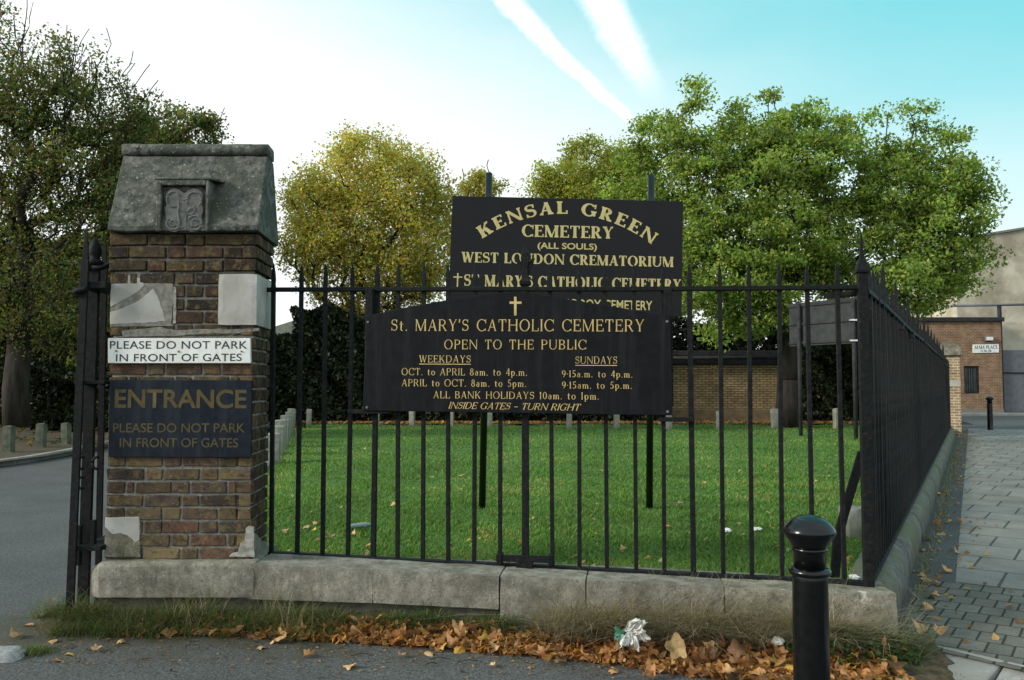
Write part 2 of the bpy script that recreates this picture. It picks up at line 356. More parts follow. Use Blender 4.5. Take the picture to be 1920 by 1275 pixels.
def mat_leaf_litter(name, stops):
    m, nt, N, L, B = new_mat(name)
    oi = N.new('ShaderNodeObjectInfo'); c = ramp(nt, oi.outputs['Random'], stops)
    n = add_noise(nt, 45, 4, 0.6)
    c = mixc(nt, 1.0, c, ramp(nt, n, [(0.3, (0.62, 0.58, 0.52)), (0.65, (1.2, 1.2, 1.2))]), 'MULTIPLY')
    L.new(c, B.inputs['Base Color']); B.inputs['Roughness'].default_value = 0.75; bump(nt, B, n, 0.5, 0.006)
    t = N.new('ShaderNodeBsdfTranslucent'); L.new(c, t.inputs[0]); mx = N.new('ShaderNodeMixShader'); mx.inputs[0].default_value = 0.22
    L.new(B.outputs[0], mx.inputs[1]); L.new(t.outputs[0], mx.inputs[2]); L.new(mx.outputs[0], N['Material Output'].inputs['Surface'])
    return m
M['dead_leaf'] = mat_leaf_litter('dry_orange_brown_leaf', [(0.0, (0.48, 0.23, 0.08)), (0.2, (0.60, 0.32, 0.12)), (0.4, (0.42, 0.22, 0.10)), (0.6, (0.62, 0.40, 0.20)), (0.8, (0.54, 0.27, 0.10)), (0.9, (0.30, 0.16, 0.08)), (0.95, (0.13, 0.08, 0.045)), (1.0, (0.10, 0.065, 0.04))])
M['yellow_leaf'] = mat_leaf_litter('yellow_leaf', [(0.0, (0.52, 0.31, 0.05)), (0.5, (0.44, 0.28, 0.07)), (1.0, (0.56, 0.38, 0.08))])
M['tan_leaf'] = mat_leaf_litter('tan_leaf', [(0.0, (0.42, 0.30, 0.15)), (0.5, (0.50, 0.35, 0.18)), (1.0, (0.36, 0.22, 0.11))])

def rough_block(mb, corners, seg=(8, 3, 3), amp=0.008, scale=9.0, round_=0.02, seed=0):
    """block from 8 corners (4 bottom, 4 top) with worn, slightly uneven faces"""
    from mathutils import noise as mn
    c = [Vector(p) for p in corners]; nx, ny, nz = seg; V_ = {}; L_ = []; F_ = []
    def P(i, j, k):
        key = (i, j, k)
        if key in V_: return V_[key]
        a, b, g = i / nx, j / ny, k / nz
        lo = (c[0].lerp(c[1], a)).lerp(c[3].lerp(c[2], a), b); hi = (c[4].lerp(c[5], a)).lerp(c[7].lerp(c[6], a), b)
        p = lo.lerp(hi, g)
        ctr = sum(c, Vector()) / 8
        ext = (i in (0, nx)) + (j in (0, ny)) + (k in (0, nz))
        if ext >= 2: p += (ctr - p).normalized() * round_ * (ext - 1) * (0.7 + 0.6 * mn.noise(p * 14 + Vector((seed, 0, 0))))
        p = p + mn.noise_vector(p * scale + Vector((seed * 3.1, 0, 0))) * amp + mn.noise_vector(p * scale * 3 + Vector((seed, 2, 0))) * amp * 0.4
        V_[key] = len(L_); L_.append(p); return V_[key]
    for i in range(nx):
        for j in range(ny):
            F_.append((P(i,j,0),P(i,j+1,0),P(i+1,j+1,0),P(i+1,j,0))); F_.append((P(i,j,nz),P(i+1,j,nz),P(i+1,j+1,nz),P(i,j+1,nz)))
    for i in range(nx):
        for k in range(nz):
            F_.append((P(i,0,k),P(i+1,0,k),P(i+1,0,k+1),P(i,0,k+1))); F_.append((P(i,ny,k),P(i,ny,k+1),P(i+1,ny,k+1),P(i+1,ny,k)))
    for j in range(ny):
        for k in range(nz):
            F_.append((P(0,j,k),P(0,j,k+1),P(0,j+1,k+1),P(0,j+1,k))); F_.append((P(nx,j,k),P(nx,j+1,k),P(nx,j+1,k+1),P(nx,j,k+1)))
    mb.add(L_, F_)
def boxc(x0, x1, y0, y1, z0, z1):
    return [(x0,y0,z0),(x1,y0,z0),(x1,y1,z0),(x0,y1,z0),(x0,y0,z1),(x1,y0,z1),(x1,y1,z1),(x0,y1,z1)]

# ------------------------------------------------------------------ lettering: a drawn roman serif alphabet
class Pen:
    def __init__(s, T, t, S, h): s.T, s.t, s.S, s.h = T, t, S, h; s.p = []
    def dg(s, x0, x1, w, y0=0.0, y1=1.0): s.p.append([(x0-w/2,y0),(x0+w/2,y0),(x1+w/2,y1),(x1-w/2,y1)])
    def st(s, x, w, y0=0.0, y1=1.0, b=True, u=True):
        s.dg(x, x, w, y0, y1)
        if b: s.sf(x, w, y0, 0)
        if u: s.sf(x, w, y1, 1)
    def sf(s, x, w, y, top):
        a = x - w/2 - s.S; b = x + w/2 + s.S; h = s.h; q = min(h * 1.5, .09)
        if top: s.p.append([(a, y-h), (x-w/2, y-h-q), (x+w/2, y-h-q), (b, y-h), (b, y), (a, y)])
        else: s.p.append([(a, y), (b, y), (b, y+h), (x+w/2, y+h+q), (x-w/2, y+h+q), (a, y+h)])
    def hb(s, x0, x1, y, h): s.p.append([(x0, y-h/2), (x1, y-h/2), (x1, y+h/2), (x0, y+h/2)])
    def tick(s, x, y0, y1, w): s.p.append([(x-w, y0), (x, y0), (x, y1), (x-w, y1)])
    def ar(s, cx, cy, rx, ry, a0, a1, T, t, n=22):
        for k in range(n):
            A = R(a0 + (a1-a0)*k/n); B = R(a0 + (a1-a0)*(k+1)/n); ix, iy = rx-T, ry-t
            s.p.append([(cx+ix*math.cos(A), cy+iy*math.sin(A)), (cx+rx*math.cos(A), cy+ry*math.sin(A)), (cx+rx*math.cos(B), cy+ry*math.sin(B)), (cx+ix*math.cos(B), cy+iy*math.sin(B))])
    def curve(s, pts, ws):
        n = len(pts); L_, R_ = [], []
        for i, (x, y) in enumerate(pts):
            a = pts[max(i-1, 0)]; b = pts[min(i+1, n-1)]; dx, dy = b[0]-a[0], b[1]-a[1]; l = math.hypot(dx, dy) or 1
            nx, ny = -dy/l*ws[i]/2, dx/l*ws[i]/2; L_.append((x+nx, y+ny)); R_.append((x-nx, y-ny))
        for i in range(n-1): s.p.append([R_[i], R_[i+1], L_[i+1], L_[i]])

def glyph(ch, T, t, S, h):
    g = Pen(T, t, S, h); m = S + 0.02; l = m + T/2; tt = max(t, h)
    if ch == 'A':
        w = .78; g.dg(m+t/2, .40, t); g.dg(w-m-T/2, .40, T); g.hb(.22, .58, .34, t); g.sf(m+t/2, t, 0, 0); g.sf(w-m-T/2, T, 0, 0)
    elif ch == 'B':
        w = .68; g.st(l, T); 
        for cy, ry, rx, cx in ((.755, .245, .25, .36), (.265, .265, .29, .36)):
            g.ar(cx, cy, rx, ry, -90, 90, T, t); g.hb(l, cx, cy+ry-t/2, t); g.hb(l, cx, cy-ry+t/2, t)
    elif ch in 'CG':
        w = .80 if ch == 'C' else .86; g.ar(.44, .5, .43, .52, 42, 318, T, t, 30)
        g.tick(.79, .66, 1.0, t*.9)
        if ch == 'G': g.st(.70, T, .06, .46, b=False)
        else: g.tick(.77, .03, .22, t*.9)
    elif ch == 'D':
        w = .82; g.st(l, T); g.ar(.36, .5, .43, .5, -90, 90, T, t, 26); g.hb(l, .36, 1-t/2, t); g.hb(l, .36, t/2, t)
    elif ch in 'EF':
        w = .63 if ch == 'E' else .58; g.st(l, T); g.hb(l, w-.05, 1-t/2, t); g.tick(w-.04, .78, 1, t*.9); g.hb(l, w-.17, .52, t); g.tick(w-.15, .42, .62, t*.8)
        if ch == 'E': g.hb(l, w-.02, t/2, t); g.tick(w, 0, .25, t*.9)
    elif ch == 'H':
        w = .84; g.st(l, T); g.st(w-l, T); g.hb(l, w-l, .52, t)
    elif ch == 'I': w = T + 2*m; g.st(w/2, T)
    elif ch == 'K':
        w = .76; g.st(l, T); g.dg(l+T*.3, .62, t*1.2, .38, 1); g.sf(.62, t, 1, 1); g.dg(w-m-T/2, l+T*.5+.14, T, 0, .60); g.sf(w-m-T/2, T, 0, 0)
    elif ch == 'L':
        w = .60; g.st(l, T); g.hb(l, w-.02, t/2, t); g.tick(w, 0, .28, t*.9)
    elif ch == 'M':
        w = .98; a = m+t/2; g.st(a, t, u=False); g.st(w-l, T); g.dg(.48, a+.02, T); g.dg(.48, w-l-.02, t); g.sf(a, t, 1, 1)
    elif ch == 'N':
        w = .84; a = m+t/2; g.st(a, t); g.st(w-a, t, b=False); g.dg(w-a, a, T)
    elif ch == 'O': w = .88; g.ar(.44, .5, .43, .52, 0, 360, T, t, 36)
    elif ch == 'P' or ch == 'R':
        w = .63 if ch == 'P' else .74; g.st(l, T); cx, cy, ry, rx = .33, .73, .27, .29
        g.ar(cx, cy, rx, ry, -90, 90, T, t); g.hb(l, cx, 1-t/2, t); g.hb(l, cx, cy-ry+t/2, t)
        if ch == 'R': g.dg(w-m-T/2+.02, .36, T, 0, .48); g.sf(w-m-T/2+.02, T*.8, 0, 0)
    elif ch == 'S':
        w = .60; P_, W_ = [], []
        for k in range(25):
            q = k/24
            if q < .5: A = R(25 + 245*(q/.5)); P_.append((.30+.215*math.cos(A), .755+.215*math.sin(A)))
            else: A = R(90 - 245*((q-.5)/.5)); P_.append((.30+.235*math.cos(A), .295+.25*math.sin(A)))
            W_.append(t + (T-t)*max(0, 1-abs(q-.5)/.33))
        g.curve(P_, W_); g.tick(.53, .72, .99, t*.9); g.p.append([(.05, .01), (.05+t*.9, .01), (.05+t*.9, .28), (.05, .28)])
    elif ch == 'T':
        w = .70; g.st(.35, T, u=False); g.hb(.03, .67, 1-t/2, t); g.tick(.03+t*.9, .74, 1, t*.9); g.tick(.67, .74, 1, t*.9)
    elif ch == 'U':
        w = .82; g.st(l, T, .33, 1, b=False); g.st(w-m-t/2, t, .33, 1, b=False)
        x0, x1 = l-T/2, w-m; g.ar((x0+x1)/2, .34, (x1-x0)/2, .36, 180, 360, (T+t)/2, t)
    elif ch == 'W':
        w = 1.06; g.dg(.33, m+T/2, T); g.dg(.33, .56, t); g.dg(.74, .50, T); g.dg(.74, w-m-t/2, t); g.sf(m+T/2, T, 1, 1); g.sf(w-m-t/2, t, 1, 1); g.sf(.50, T*.6, 1, 1)
    elif ch == 'Y':
        w = .74; g.st(.37, T, 0, .47, u=False); g.dg(.37, m+T/2, T, .42, 1); g.dg(.37, w-m-t/2, t, .42, 1); g.sf(m+T/2, T, 1, 1); g.sf(w-m-t/2, t, 1, 1)
    elif ch == 'a':
        w = .50; g.dg(.38, .38, T, 0, .46); g.ar(.24, .20, .20, .21, 0, 360, T*.8, t, 18); g.ar(.245, .42, .20, .20, 10, 150, T*.8, t, 12)
    elif ch == 'm':
        w = .86; g.st(.14, T, 0, .6, u=False)
        for x in (.14, .43): g.ar(x+.145, .40, .145+T/2, .21, 0, 180, T, t, 12); g.st(x+.29, T, 0, .42, u=False)
        g.hb(.02, .14, .6-t/2, t)
    elif ch == 'o': w = .56; g.ar(.28, .31, .26, .33, 0, 360, T, t, 24)
    elif ch == 'p':
        w = .56; g.st(.13, T, -.30, .6, u=False); g.hb(.02, .13, .6-t/2, t); g.ar(.28, .31, .25, .32, 0, 360, T, t, 24)
    elif ch == 't':
        w = .40; g.dg(.17, .17, T, .1, .82); g.hb(.03, .36, .58, t); g.ar(.28, .14, .11+T/2, .15, 180, 290, T, t, 8)
    elif ch == '0': w = .56; g.ar(.28, .5, .26, .5, 0, 360, T, t, 26)
    elif ch == '1': w = .30; g.st(.15, T, u=False); g.dg(.04, .14, t, .78, .97)
    elif ch == '4': w = .58; g.dg(.42, .42, T); g.hb(.03, .55, .30, t); g.dg(.08, .40, t, .30, 1)
    elif ch == '5':
        w = .52; g.hb(.14, .46, .97, t*1.3); g.dg(.12, .15, t, .52, 1); g.ar(.22, .31, .26, .31, -140, 120, T, t, 24)
    elif ch == '8': w = .56; g.ar(.28, .755, .20, .245, 0, 360, T*.9, t, 22); g.ar(.28, .27, .25, .28, 0, 360, T, t, 24)
    elif ch == '9':
        w = .54; g.ar(.27, .68, .24, .32, 0, 360, T, t, 24); g.curve([(.46, .68), (.45, .45), (.38, .22), (.24, .02)], [T, T*.9, T*.7, t])
    elif ch == '.': w = .20; q = max(T, .10); g.hb(.10-q/2, .10+q/2, q/2, q)
    elif ch == '\u00b7': w = .18; q = max(T, .10); g.hb(.09-q/2, .09+q/2, .46, q)
    elif ch == "'": w = .16; g.dg(.06, .09, T*.9, .72, 1.02)
    elif ch == '-': w = .52; g.hb(.04, .48, .42, t*1.3)
    else: w = .36
    return g.p, w

def layout(text, style, track=0.0, word=0.36):
    out = []; x = 0.0
    for ch in text:
        if ch == ' ': x += word; continue
        p, w = glyph(ch, *style); out.append((p, x, w)); x += w + track
    return out, x - track

class Face:
    """a flat sign face: finds where a line of sight meets it and writes on it"""
    def __init__(s, o, ux, n, root): s.o = Vector(o); s.ux = Vector(ux).normalized(); s.n = Vector(n).normalized(); s.uy = s.n.cross(s.ux); s.root = root
    def hit(s, px, py):
        d = ray(px, py); t = (s.o - CAM).dot(s.n) / d.dot(s.n); return CAM + d * t
    def uv(s, px, py): q = s.hit(px, py) - s.o; return Vector((q.dot(s.ux), q.dot(s.uy)))
    def emit(s, polys, mat, name='lettering', lift=0.001):
        V_, F_ = [], []
        for k, (poly, z) in enumerate(polys):
            b = len(V_); V_ += [s.o + s.ux*x + s.uy*y + s.n*(lift + z) for x, y in poly]; F_.append(tuple(range(b, b+len(poly))))
        me = bpy.data.meshes.new(name); me.from_pydata(V_, [], F_)
        bm = bmesh.new(); bm.from_mesh(me); bm.normal_update()
        for f in bm.faces:
            if f.normal.dot(s.n) < 0: f.normal_flip()
        bm.to_mesh(me); bm.free(); me.materials.append(mat)
        o = bpy.data.objects.new(name, me); COL.objects.link(o); adopt(o, s.root); return o
    def serif(s, text, x0, y0, x1, y1, cap, style, mat, track=0.06, slant=0.0, word=0.40):
        a, b = s.uv(x0, y0), s.uv(x1, y1); c = (s.uv(x0, y0 - cap) - a).length
        gl, W = layout(text, style, track, word); d = (b-a); L_ = d.length; d.normalize(); e = Vector((-d.y, d.x)); sc = L_ / W; polys = []
        for p, x, w in gl:
            for k, q in enumerate(p):
                polys.append(([tuple(a + d*((x+vx+slant*vy)*sc) + e*(vy*c)) for vx, vy in q], 0.00012*(k % 9)))
        return s.emit(polys, mat)
    def arc(s, text, left, apex, right, cap, style, mat, track=0.07, word=0.55):
        A, P_, B = s.uv(*left), s.uv(*apex), s.uv(*right); c = (s.uv(apex[0], apex[1]-cap) - P_).length
        ax, ay, bx, by, cx, cy = A.x, A.y, P_.x, P_.y, B.x, B.y
        D = 2*(ax*(by-cy)+bx*(cy-ay)+cx*(ay-by))
        ox = ((ax*ax+ay*ay)*(by-cy)+(bx*bx+by*by)*(cy-ay)+(cx*cx+cy*cy)*(ay-by))/D
        oy = ((ax*ax+ay*ay)*(cx-bx)+(bx*bx+by*by)*(ax-cx)+(cx*cx+cy*cy)*(bx-ax))/D
        O = Vector((ox, oy)); rad = (A-O).length; a0 = math.atan2(A.y-oy, A.x-ox); a1 = math.atan2(B.y-oy, B.x-ox)
        gl, W = layout(text, style, track, word); sc = rad*(a0-a1)/W; polys = []
        for p, x, w in gl:
            th = a0 - (x + w/2)*sc/rad; er = Vector((math.cos(th), math.sin(th))); et = Vector((math.sin(th), -math.cos(th))); base = O + er*rad
            for k, q in enumerate(p):
                polys.append(([tuple(base + et*((vx-w/2)*sc) + er*(vy*c)) for vx, vy in q], 0.00012*(k % 9)))
        return s.emit(polys, mat)
    def sans(s, text, x0, y0, x1, y1, cap, mat, bold=0.0, space=1.0):
        cu = bpy.data.curves.new("lettering", 'FONT'); cu.body = text; cu.size = 1.0; cu.offset = bold; cu.space_character = space
        to = bpy.data.objects.new("lettering_source", cu); COL.objects.link(to)
        dg = bpy.context.evaluated_depsgraph_get(); me = bpy.data.meshes.new_from_object(to.evaluated_get(dg))
        bpy.data.objects.remove(to); bpy.data.curves.remove(cu)
        co = np.array([v.co for v in me.vertices]); lo, hi = co.min(0), co.max(0)
        a, b = s.uv(x0, y0), s.uv(x1, y1); c = (s.uv(x0, y0-cap) - a).length
        d = b-a; L_ = d.length; d.normalize(); e = Vector((-d.y, d.x))
        if '(' in text: lo[1] = 0.0; hi[1] = 0.73
        for v in me.vertices:
            q = a + d*((v.co.x-lo[0])/(hi[0]-lo[0])*L_) + e*((v.co.y-lo[1])/(hi[1]-lo[1])*c)
            v.co = s.o + s.ux*q.x + s.uy*q.y + s.n*0.001
        bm = bmesh.new(); bm.from_mesh(me); bm.normal_update()
        for f in bm.faces:
            if f.normal.dot(s.n) < 0: f.normal_flip()
        bm.to_mesh(me); bm.free(); me.name = "lettering"; me.materials.clear(); me.materials.append(mat)
        o = bpy.data.objects.new("lettering", me); COL.objects.link(o); adopt(o, s.root); return o
    def bars(s, segs, mat, name):
        polys = []
        for k, (x0, y0, x1, y1, w) in enumerate(segs):
            a, b = s.uv(x0, y0), s.uv(x1, y1); ww = (s.uv(x0, y0-w)-a).length/2; d = (b-a).normalized(); e = Vector((-d.y, d.x))*ww
            polys.append(([tuple(a-e), tuple(b-e), tuple(b+e), tuple(a+e)], 0.0002*k))
        return s.emit(polys, mat, name)
    def pts(s, pxs): return [s.hit(*p) for p in pxs]

ROMAN = (0.105, 0.055, 0.04, 0.026)
BOLD = (0.20, 0.08, 0.045, 0.06)
CONDENSED = (0.22, 0.085, 0.05, 0.05)

# ================================================================== ground, road, lawn, pavement
def grid_mesh(name, xs, ys, zf, mat):
    xs, ys = list(xs), list(ys); V_ = [(x, y, zf(x, y)) for y in ys for x in xs]; n = len(xs)
    F_ = [(j*n+i, j*n+i+1, (j+1)*n+i+1, (j+1)*n+i) for j in range(len(ys)-1) for i in range(n-1)]
    return mesh_np(name, V_, F_, mat, smooth=True)
structure(grid_mesh("ground", np.linspace(-400, 400, 9), np.linspace(-200, 600, 9), lambda x, y: -0.12, M['soil']))
structure(grid_mesh("road", np.linspace(-40, 40, 41), np.concatenate([np.linspace(-12, 3, 6), np.linspace(3.1, 5.2, 24), np.linspace(6, 60, 16)]), gz, M['asphalt']))

FP1, FP2 = Vector((-1.47, 5.35, 0)), Vector((2.0, 4.85, 0))           # line of the front railings
FD = (FP2 - FP1).normalized(); FN = Vector((FD.y, -FD.x, 0))           # FN points at the street
SD = Vector((math.sin(R(28.3)), math.cos(R(28.3)), 0)); SN = Vector((SD.y, -SD.x, 0))   # side railings
S0 = FP2.copy()
def fence_t(px):
    u = (px - 960) / F; d = FP2 - FP1
    return (u*FP1.y - FP1.x) / (d.x - u*d.y)
LZ = 0.375
# lawn: a raised sheet with skirts
def lawn_z(x, y): return LZ + 0.012*math.sin(x*1.7+y*.9) + 0.01*math.sin(x*.6-y*1.3)
lv, lf = [], []
rows = np.concatenate([np.linspace(0, 0.2, 12), np.linspace(0.22, 1, 26)])
for r_ in rows:
    y = 5.0 + r_*22.5
    xl = -1.9 - 0.235*(y-5.6) if y > 5.6 else -1.75
    yf = max(y, 5.0)
    xr = S0.x + (y - S0.y)*math.tan(R(28.3)) - 0.02
    for k in range(33):
        x = xl + (xr-xl)*k/32; yy = max(y, FP1.y + (FP2.y-FP1.y)*(x-FP1.x)/(FP2.x-FP1.x) + 0.06)
        lv.append((x, yy, lawn_z(x, yy) if 0 < k < 32 else 0.05))
for j in range(len(rows)-1):
    for i in range(32): lf.append((j*33+i, j*33+i+1, (j+1)*33+i+1, (j+1)*33+i))
structure(mesh_np("lawn", lv, lf, M['lawn'], smooth=True))
structure(grid_mesh("soil_bed", np.linspace(-7.8, 13.6, 70), np.linspace(25.2, 30, 12), lambda x, y: LZ + 0.02 + 0.05*min(1, (y-25.2)/0.5) + 0.02*math.sin(x*5+y*3), M['soil']))

# the pavement along the side railings: mesh axes follow the railings
m, nt, N, L, B = new_mat('flagstones')
tc_ = N.new('ShaderNodeTexCoord'); mp_ = N.new('ShaderNodeMapping'); mp_.inputs['Rotation'].default_value = (0, 0, R(90 + 7)); L.new(tc_.outputs['Object'], mp_.inputs[0]); br = N.new('ShaderNodeTexBrick'); L.new(mp_.outputs[0], br.inputs[0])
br.inputs['Color1'].default_value = (0.215, 0.207, 0.192, 1); br.inputs['Color2'].default_value = (0.262, 0.253, 0.237, 1); br.inputs['Mortar'].default_value = (0.08, 0.082, 0.078, 1)
br.inputs['Scale'].default_value = 1; br.inputs['Brick Width'].default_value = 0.46; br.inputs['Row Height'].default_value = 0.56; br.inputs['Mortar Size'].default_value = 0.011; br.inputs['Mortar Smooth'].default_value = 0.25
n1 = add_noise(nt, 2.2, 5); n2 = add_noise(nt, 90, 3)
c = mixc(nt, 1.0, br.outputs[0], ramp(nt, n1, [(0.3, (0.72, 0.72, 0.70)), (0.7, (1.15, 1.15, 1.15))]), 'MULTIPLY')
c = mixc(nt, 1.0, c, ramp(nt, n2, [(0.3, (0.85,)*3), (0.7, (1.12,)*3)]), 'MULTIPLY')
L.new(c, B.inputs['Base Color']); B.inputs['Roughness'].default_value = 0.92; B.inputs['Specular IOR Level'].default_value = 0.15
iv = N.new('ShaderNodeMath'); iv.operation = 'SUBTRACT'; iv.inputs[0].default_value = 1; L.new(br.outputs[1], iv.inputs[1]); bump(nt, B, iv.outputs[0], 0.6, 0.01)
M['flags'] = m
m, nt, N, L, B = new_mat('block_paving')
tc_ = N.new('ShaderNodeTexCoord'); mp_ = N.new('ShaderNodeMapping'); mp_.inputs['Rotation'].default_value = (0, 0, R(90 + 7)); L.new(tc_.outputs['Object'], mp_.inputs[0]); br = N.new('ShaderNodeTexBrick'); L.new(mp_.outputs[0], br.inputs[0])
br.inputs['Color1'].default_value = (0.115, 0.112, 0.10, 1); br.inputs['Color2'].default_value = (0.155, 0.15, 0.135, 1); br.inputs['Mortar'].default_value = (0.035, 0.04, 0.03, 1)
br.inputs['Scale'].default_value = 1; br.inputs['Brick Width'].default_value = 0.125; br.inputs['Row Height'].default_value = 0.21; br.inputs['Mortar Size'].default_value = 0.007; br.inputs['Mortar Smooth'].default_value = 0.3
n1 = add_noise(nt, 3.5, 5); n2 = add_noise(nt, 70, 3)
c = mixc(nt, 1.0, br.outputs[0], ramp(nt, n1, [(0.3, (0.7, 0.7, 0.68)), (0.7, (1.2, 1.2, 1.2))]), 'MULTIPLY')
c = mixc(nt, 1.0, c, ramp(nt, n2, [(0.3, (0.8,)*3), (0.7, (1.15,)*3)]), 'MULTIPLY')
L.new(c, B.inputs['Base Color']); B.inputs['Roughness'].default_value = 0.92; B.inputs['Specular IOR Level'].default_value = 0.15
iv = N.new('ShaderNodeMath'); iv.operation = 'SUBTRACT'; iv.inputs[0].default_value = 1; L.new(br.outputs[1], iv.inputs[1]); bump(nt, B, iv.outputs[0], 0.7, 0.012)
M['blocks'] = m
PV = S0 + SN*0.62
ang = math.atan2(SD.y, SD.x)
def strip(name, s0, s1, w0, w1, z, mat, ns=2, skew=0.0):
    """sheet in axes (along the railings, across towards the street)"""
    V_ = []; 
    for i in range(ns+1):
        for j in (0, 1): V_.append((s0 + (s1-s0)*i/ns + (skew if j else 0)*(1 if i == 0 else 0), -(w0 if j == 0 else w1), z))
    o = mesh_np(name, V_, [(2*i, 2*i+1, 2*i+3, 2*i+2) for i in range(ns)], mat)
    o.location = (S0.x, S0.y, 0); o.rotation_euler = (0, 0, ang); return structure(o)
strip("pavement", 1.62, 26, 0.40, 9, 0.161, M['flags'])
strip("paving", -0.07, 1.62, 0.15, 9, 0.160, M['blocks'], skew=-3.72)
strip("pavement_edge", 1.63, 26, 0.14, 0.398, 0.1595, M['asphalt'])

# stones of the kerb in the near right corner
kb = MB(); kp = onz(1725, 1203, .16); kq = onz(1885, 1240, .16); kd = (kq-kp).normalized(); kn = Vector((kd.y, -kd.x, 0)); kn = kn if kn.x < 0 else -kn
for i, (a_, b_, wa, wb) in enumerate(((0, .43, .10, .30), (.436, 1.2, .30, .30), (1.206, 2.1, .30, .30))):
    p, q = kp + kd*a_, kp + kd*b_
    ring = [p, q, q + kn*wb, p.lerp(q, .45) + kn*wb, p.lerp(q, .12) + kn*(wa+wb)*.5, p + kn*wa*.5]
    kb.loft([[Vector((v.x, v.y, -.05)) for v in ring], [Vector((v.x, v.y, (.1685 if k_ < 2 else gz(v.x, v.y) + .014))) for k_, v in enumerate(ring)]])
structure(kb.build("kerb", M['kerb'], bevel=.012))
k2 = MB(); p = onroad(-30, 1232)
rough_block(k2, boxc(p.x-.30, p.x+.22, p.y-.08, p.y+.12, -.05, p.z+.035), (6, 4, 3), 0.006, 6, 0.03, 3)
structure(k2.build("kerb_stone", M['kerb'], smooth=True))
# kerb on the far side of the drive
k3 = MB(); pts = [onz(px, py, 0.2) for px, py in ((-220, 905), (-60, 878), (60, 862), (128, 850), (220, 830), (330, 812))]
for i in range(len(pts)-1):
    a, b = pts[i], pts[i+1]; d = (b-a).normalized(); n = Vector((-d.y, d.x, 0))*0.16
    for k in range(4):
        p, q = a.lerp(b, k/4+.004), a.lerp(b, k/4+.246)
        k3.add([(p.x,p.y,.1),(q.x,q.y,.1),(q.x+n.x,q.y+n.y,.1),(p.x+n.x,p.y+n.y,.1),(p.x,p.y,.27),(q.x,q.y,.27),(q.x+n.x,q.y+n.y,.27),(p.x+n.x,p.y+n.y,.27)], ((0,3,2,1),(4,5,6,7),(0,1,5,4),(1,2,6,5),(2,3,7,6),(3,0,4,7)))
structure(k3.build("drive_kerb", M['kerb'], bevel=0.015))
gv = [(p.x + 0.15, p.y + 0.16, 0.255) for p in pts]; gb = [(p.x*1.9 - 2, p.y + 9, 0.5) for p in pts]
structure(mesh_np("bank", gv + gb, [(i, i+1, len(gv)+i+1, len(gv)+i) for i in range(len(gv)-1)], M['soil']))

# soil mound along the foot of the wall
def wall_front(x): return 5.02 + (4.64-5.02)*(x+1.6)/(2.07+1.6) if x > -1.6 else 5.02
mv, mf = [], []; NX = 90
for i in range(NX+1):
    x = -2.72 + (2.25+2.72)*i/NX; wf = wall_front(x); h0 = 0.10 if x < 0 else 0.07
    wd = float(np.interp(x, [-2.7, -1.2, -.4, .4, 1.0, 1.5, 2.3], [.12, .14, .17, .25, .38, .46, .46])) + 0.02*math.sin(x*7.1)
    for k in range(7):
        q = k/6; y = wf + 0.06 - q*(wd+.06); mv.append((x, y, gz(x, y) + (h0*(1-q)**1.2 if k < 6 else -0.01) + 0.012*math.sin(x*23+k*2)*(1-q)))
for i in range(NX):
    for k in range(6): mf.append((i*7+k, i*7+k+1, (i+1)*7+k+1, (i+1)*7+k))
structure(mesh_np("soil_verge", mv, mf, M['soil'], smooth=True))

# ================================================================== brick pillar
PX0, PX1, PY, PD = -2.402, -1.541, 5.10, 0.42
PZ0, PZ1 = 0.515, 2.462
pil = thing("gate_pillar", "sooty brick gate pillar with white render patches and a gabled stone cap carved with a monogram", "pillar", ((PX0+PX1)/2, PY+PD/2, 0.1))
b = MB(); b.box((PX0+.012, PY+.012, PZ0-.02), (PX1-.012, PY+PD-.012, PZ1-.002)); adopt(b.build("mortar_core", M['mortar']), pil)
b = MB(); brr = random.Random(5)
pal = [(0.085,0.060,0.043)]*5 + [(0.135,0.098,0.055)]*3 + [(0.105,0.064,0.046)]*3 + [(0.060,0.048,0.039)]*4 + [(0.165,0.125,0.07)] + [(0.115,0.064,0.045)] + [(0.105,0.080,0.050)]*4
NC = 25; ch = (PZ1-PZ0)/NC
pat = [[.225,.225,.1125,.225,.09], [.1125,.055,.225,.1125,.225,.055,.0925], [.225,.1125,.225,.1125,.2], [.1125,.225,.1125,.225,.1125,.09]]
sidep = [[.1125,.1125,.1125,.1125], [.05,.17,.1125,.1175]]
def brick(x0, x1, y0, y1, z0, z1, col):
    j = lambda a: brr.uniform(-a, a)
    V_ = [Vector(p) + Vector((j(.004), j(.003), j(.0035))) for p in boxc(x0, x1, y0, y1, z0, z1)]
    b.add(V_, ((0,3,2,1),(4,5,6,7),(0,1,5,4),(1,2,6,5),(2,3,7,6),(3,0,4,7)), col)
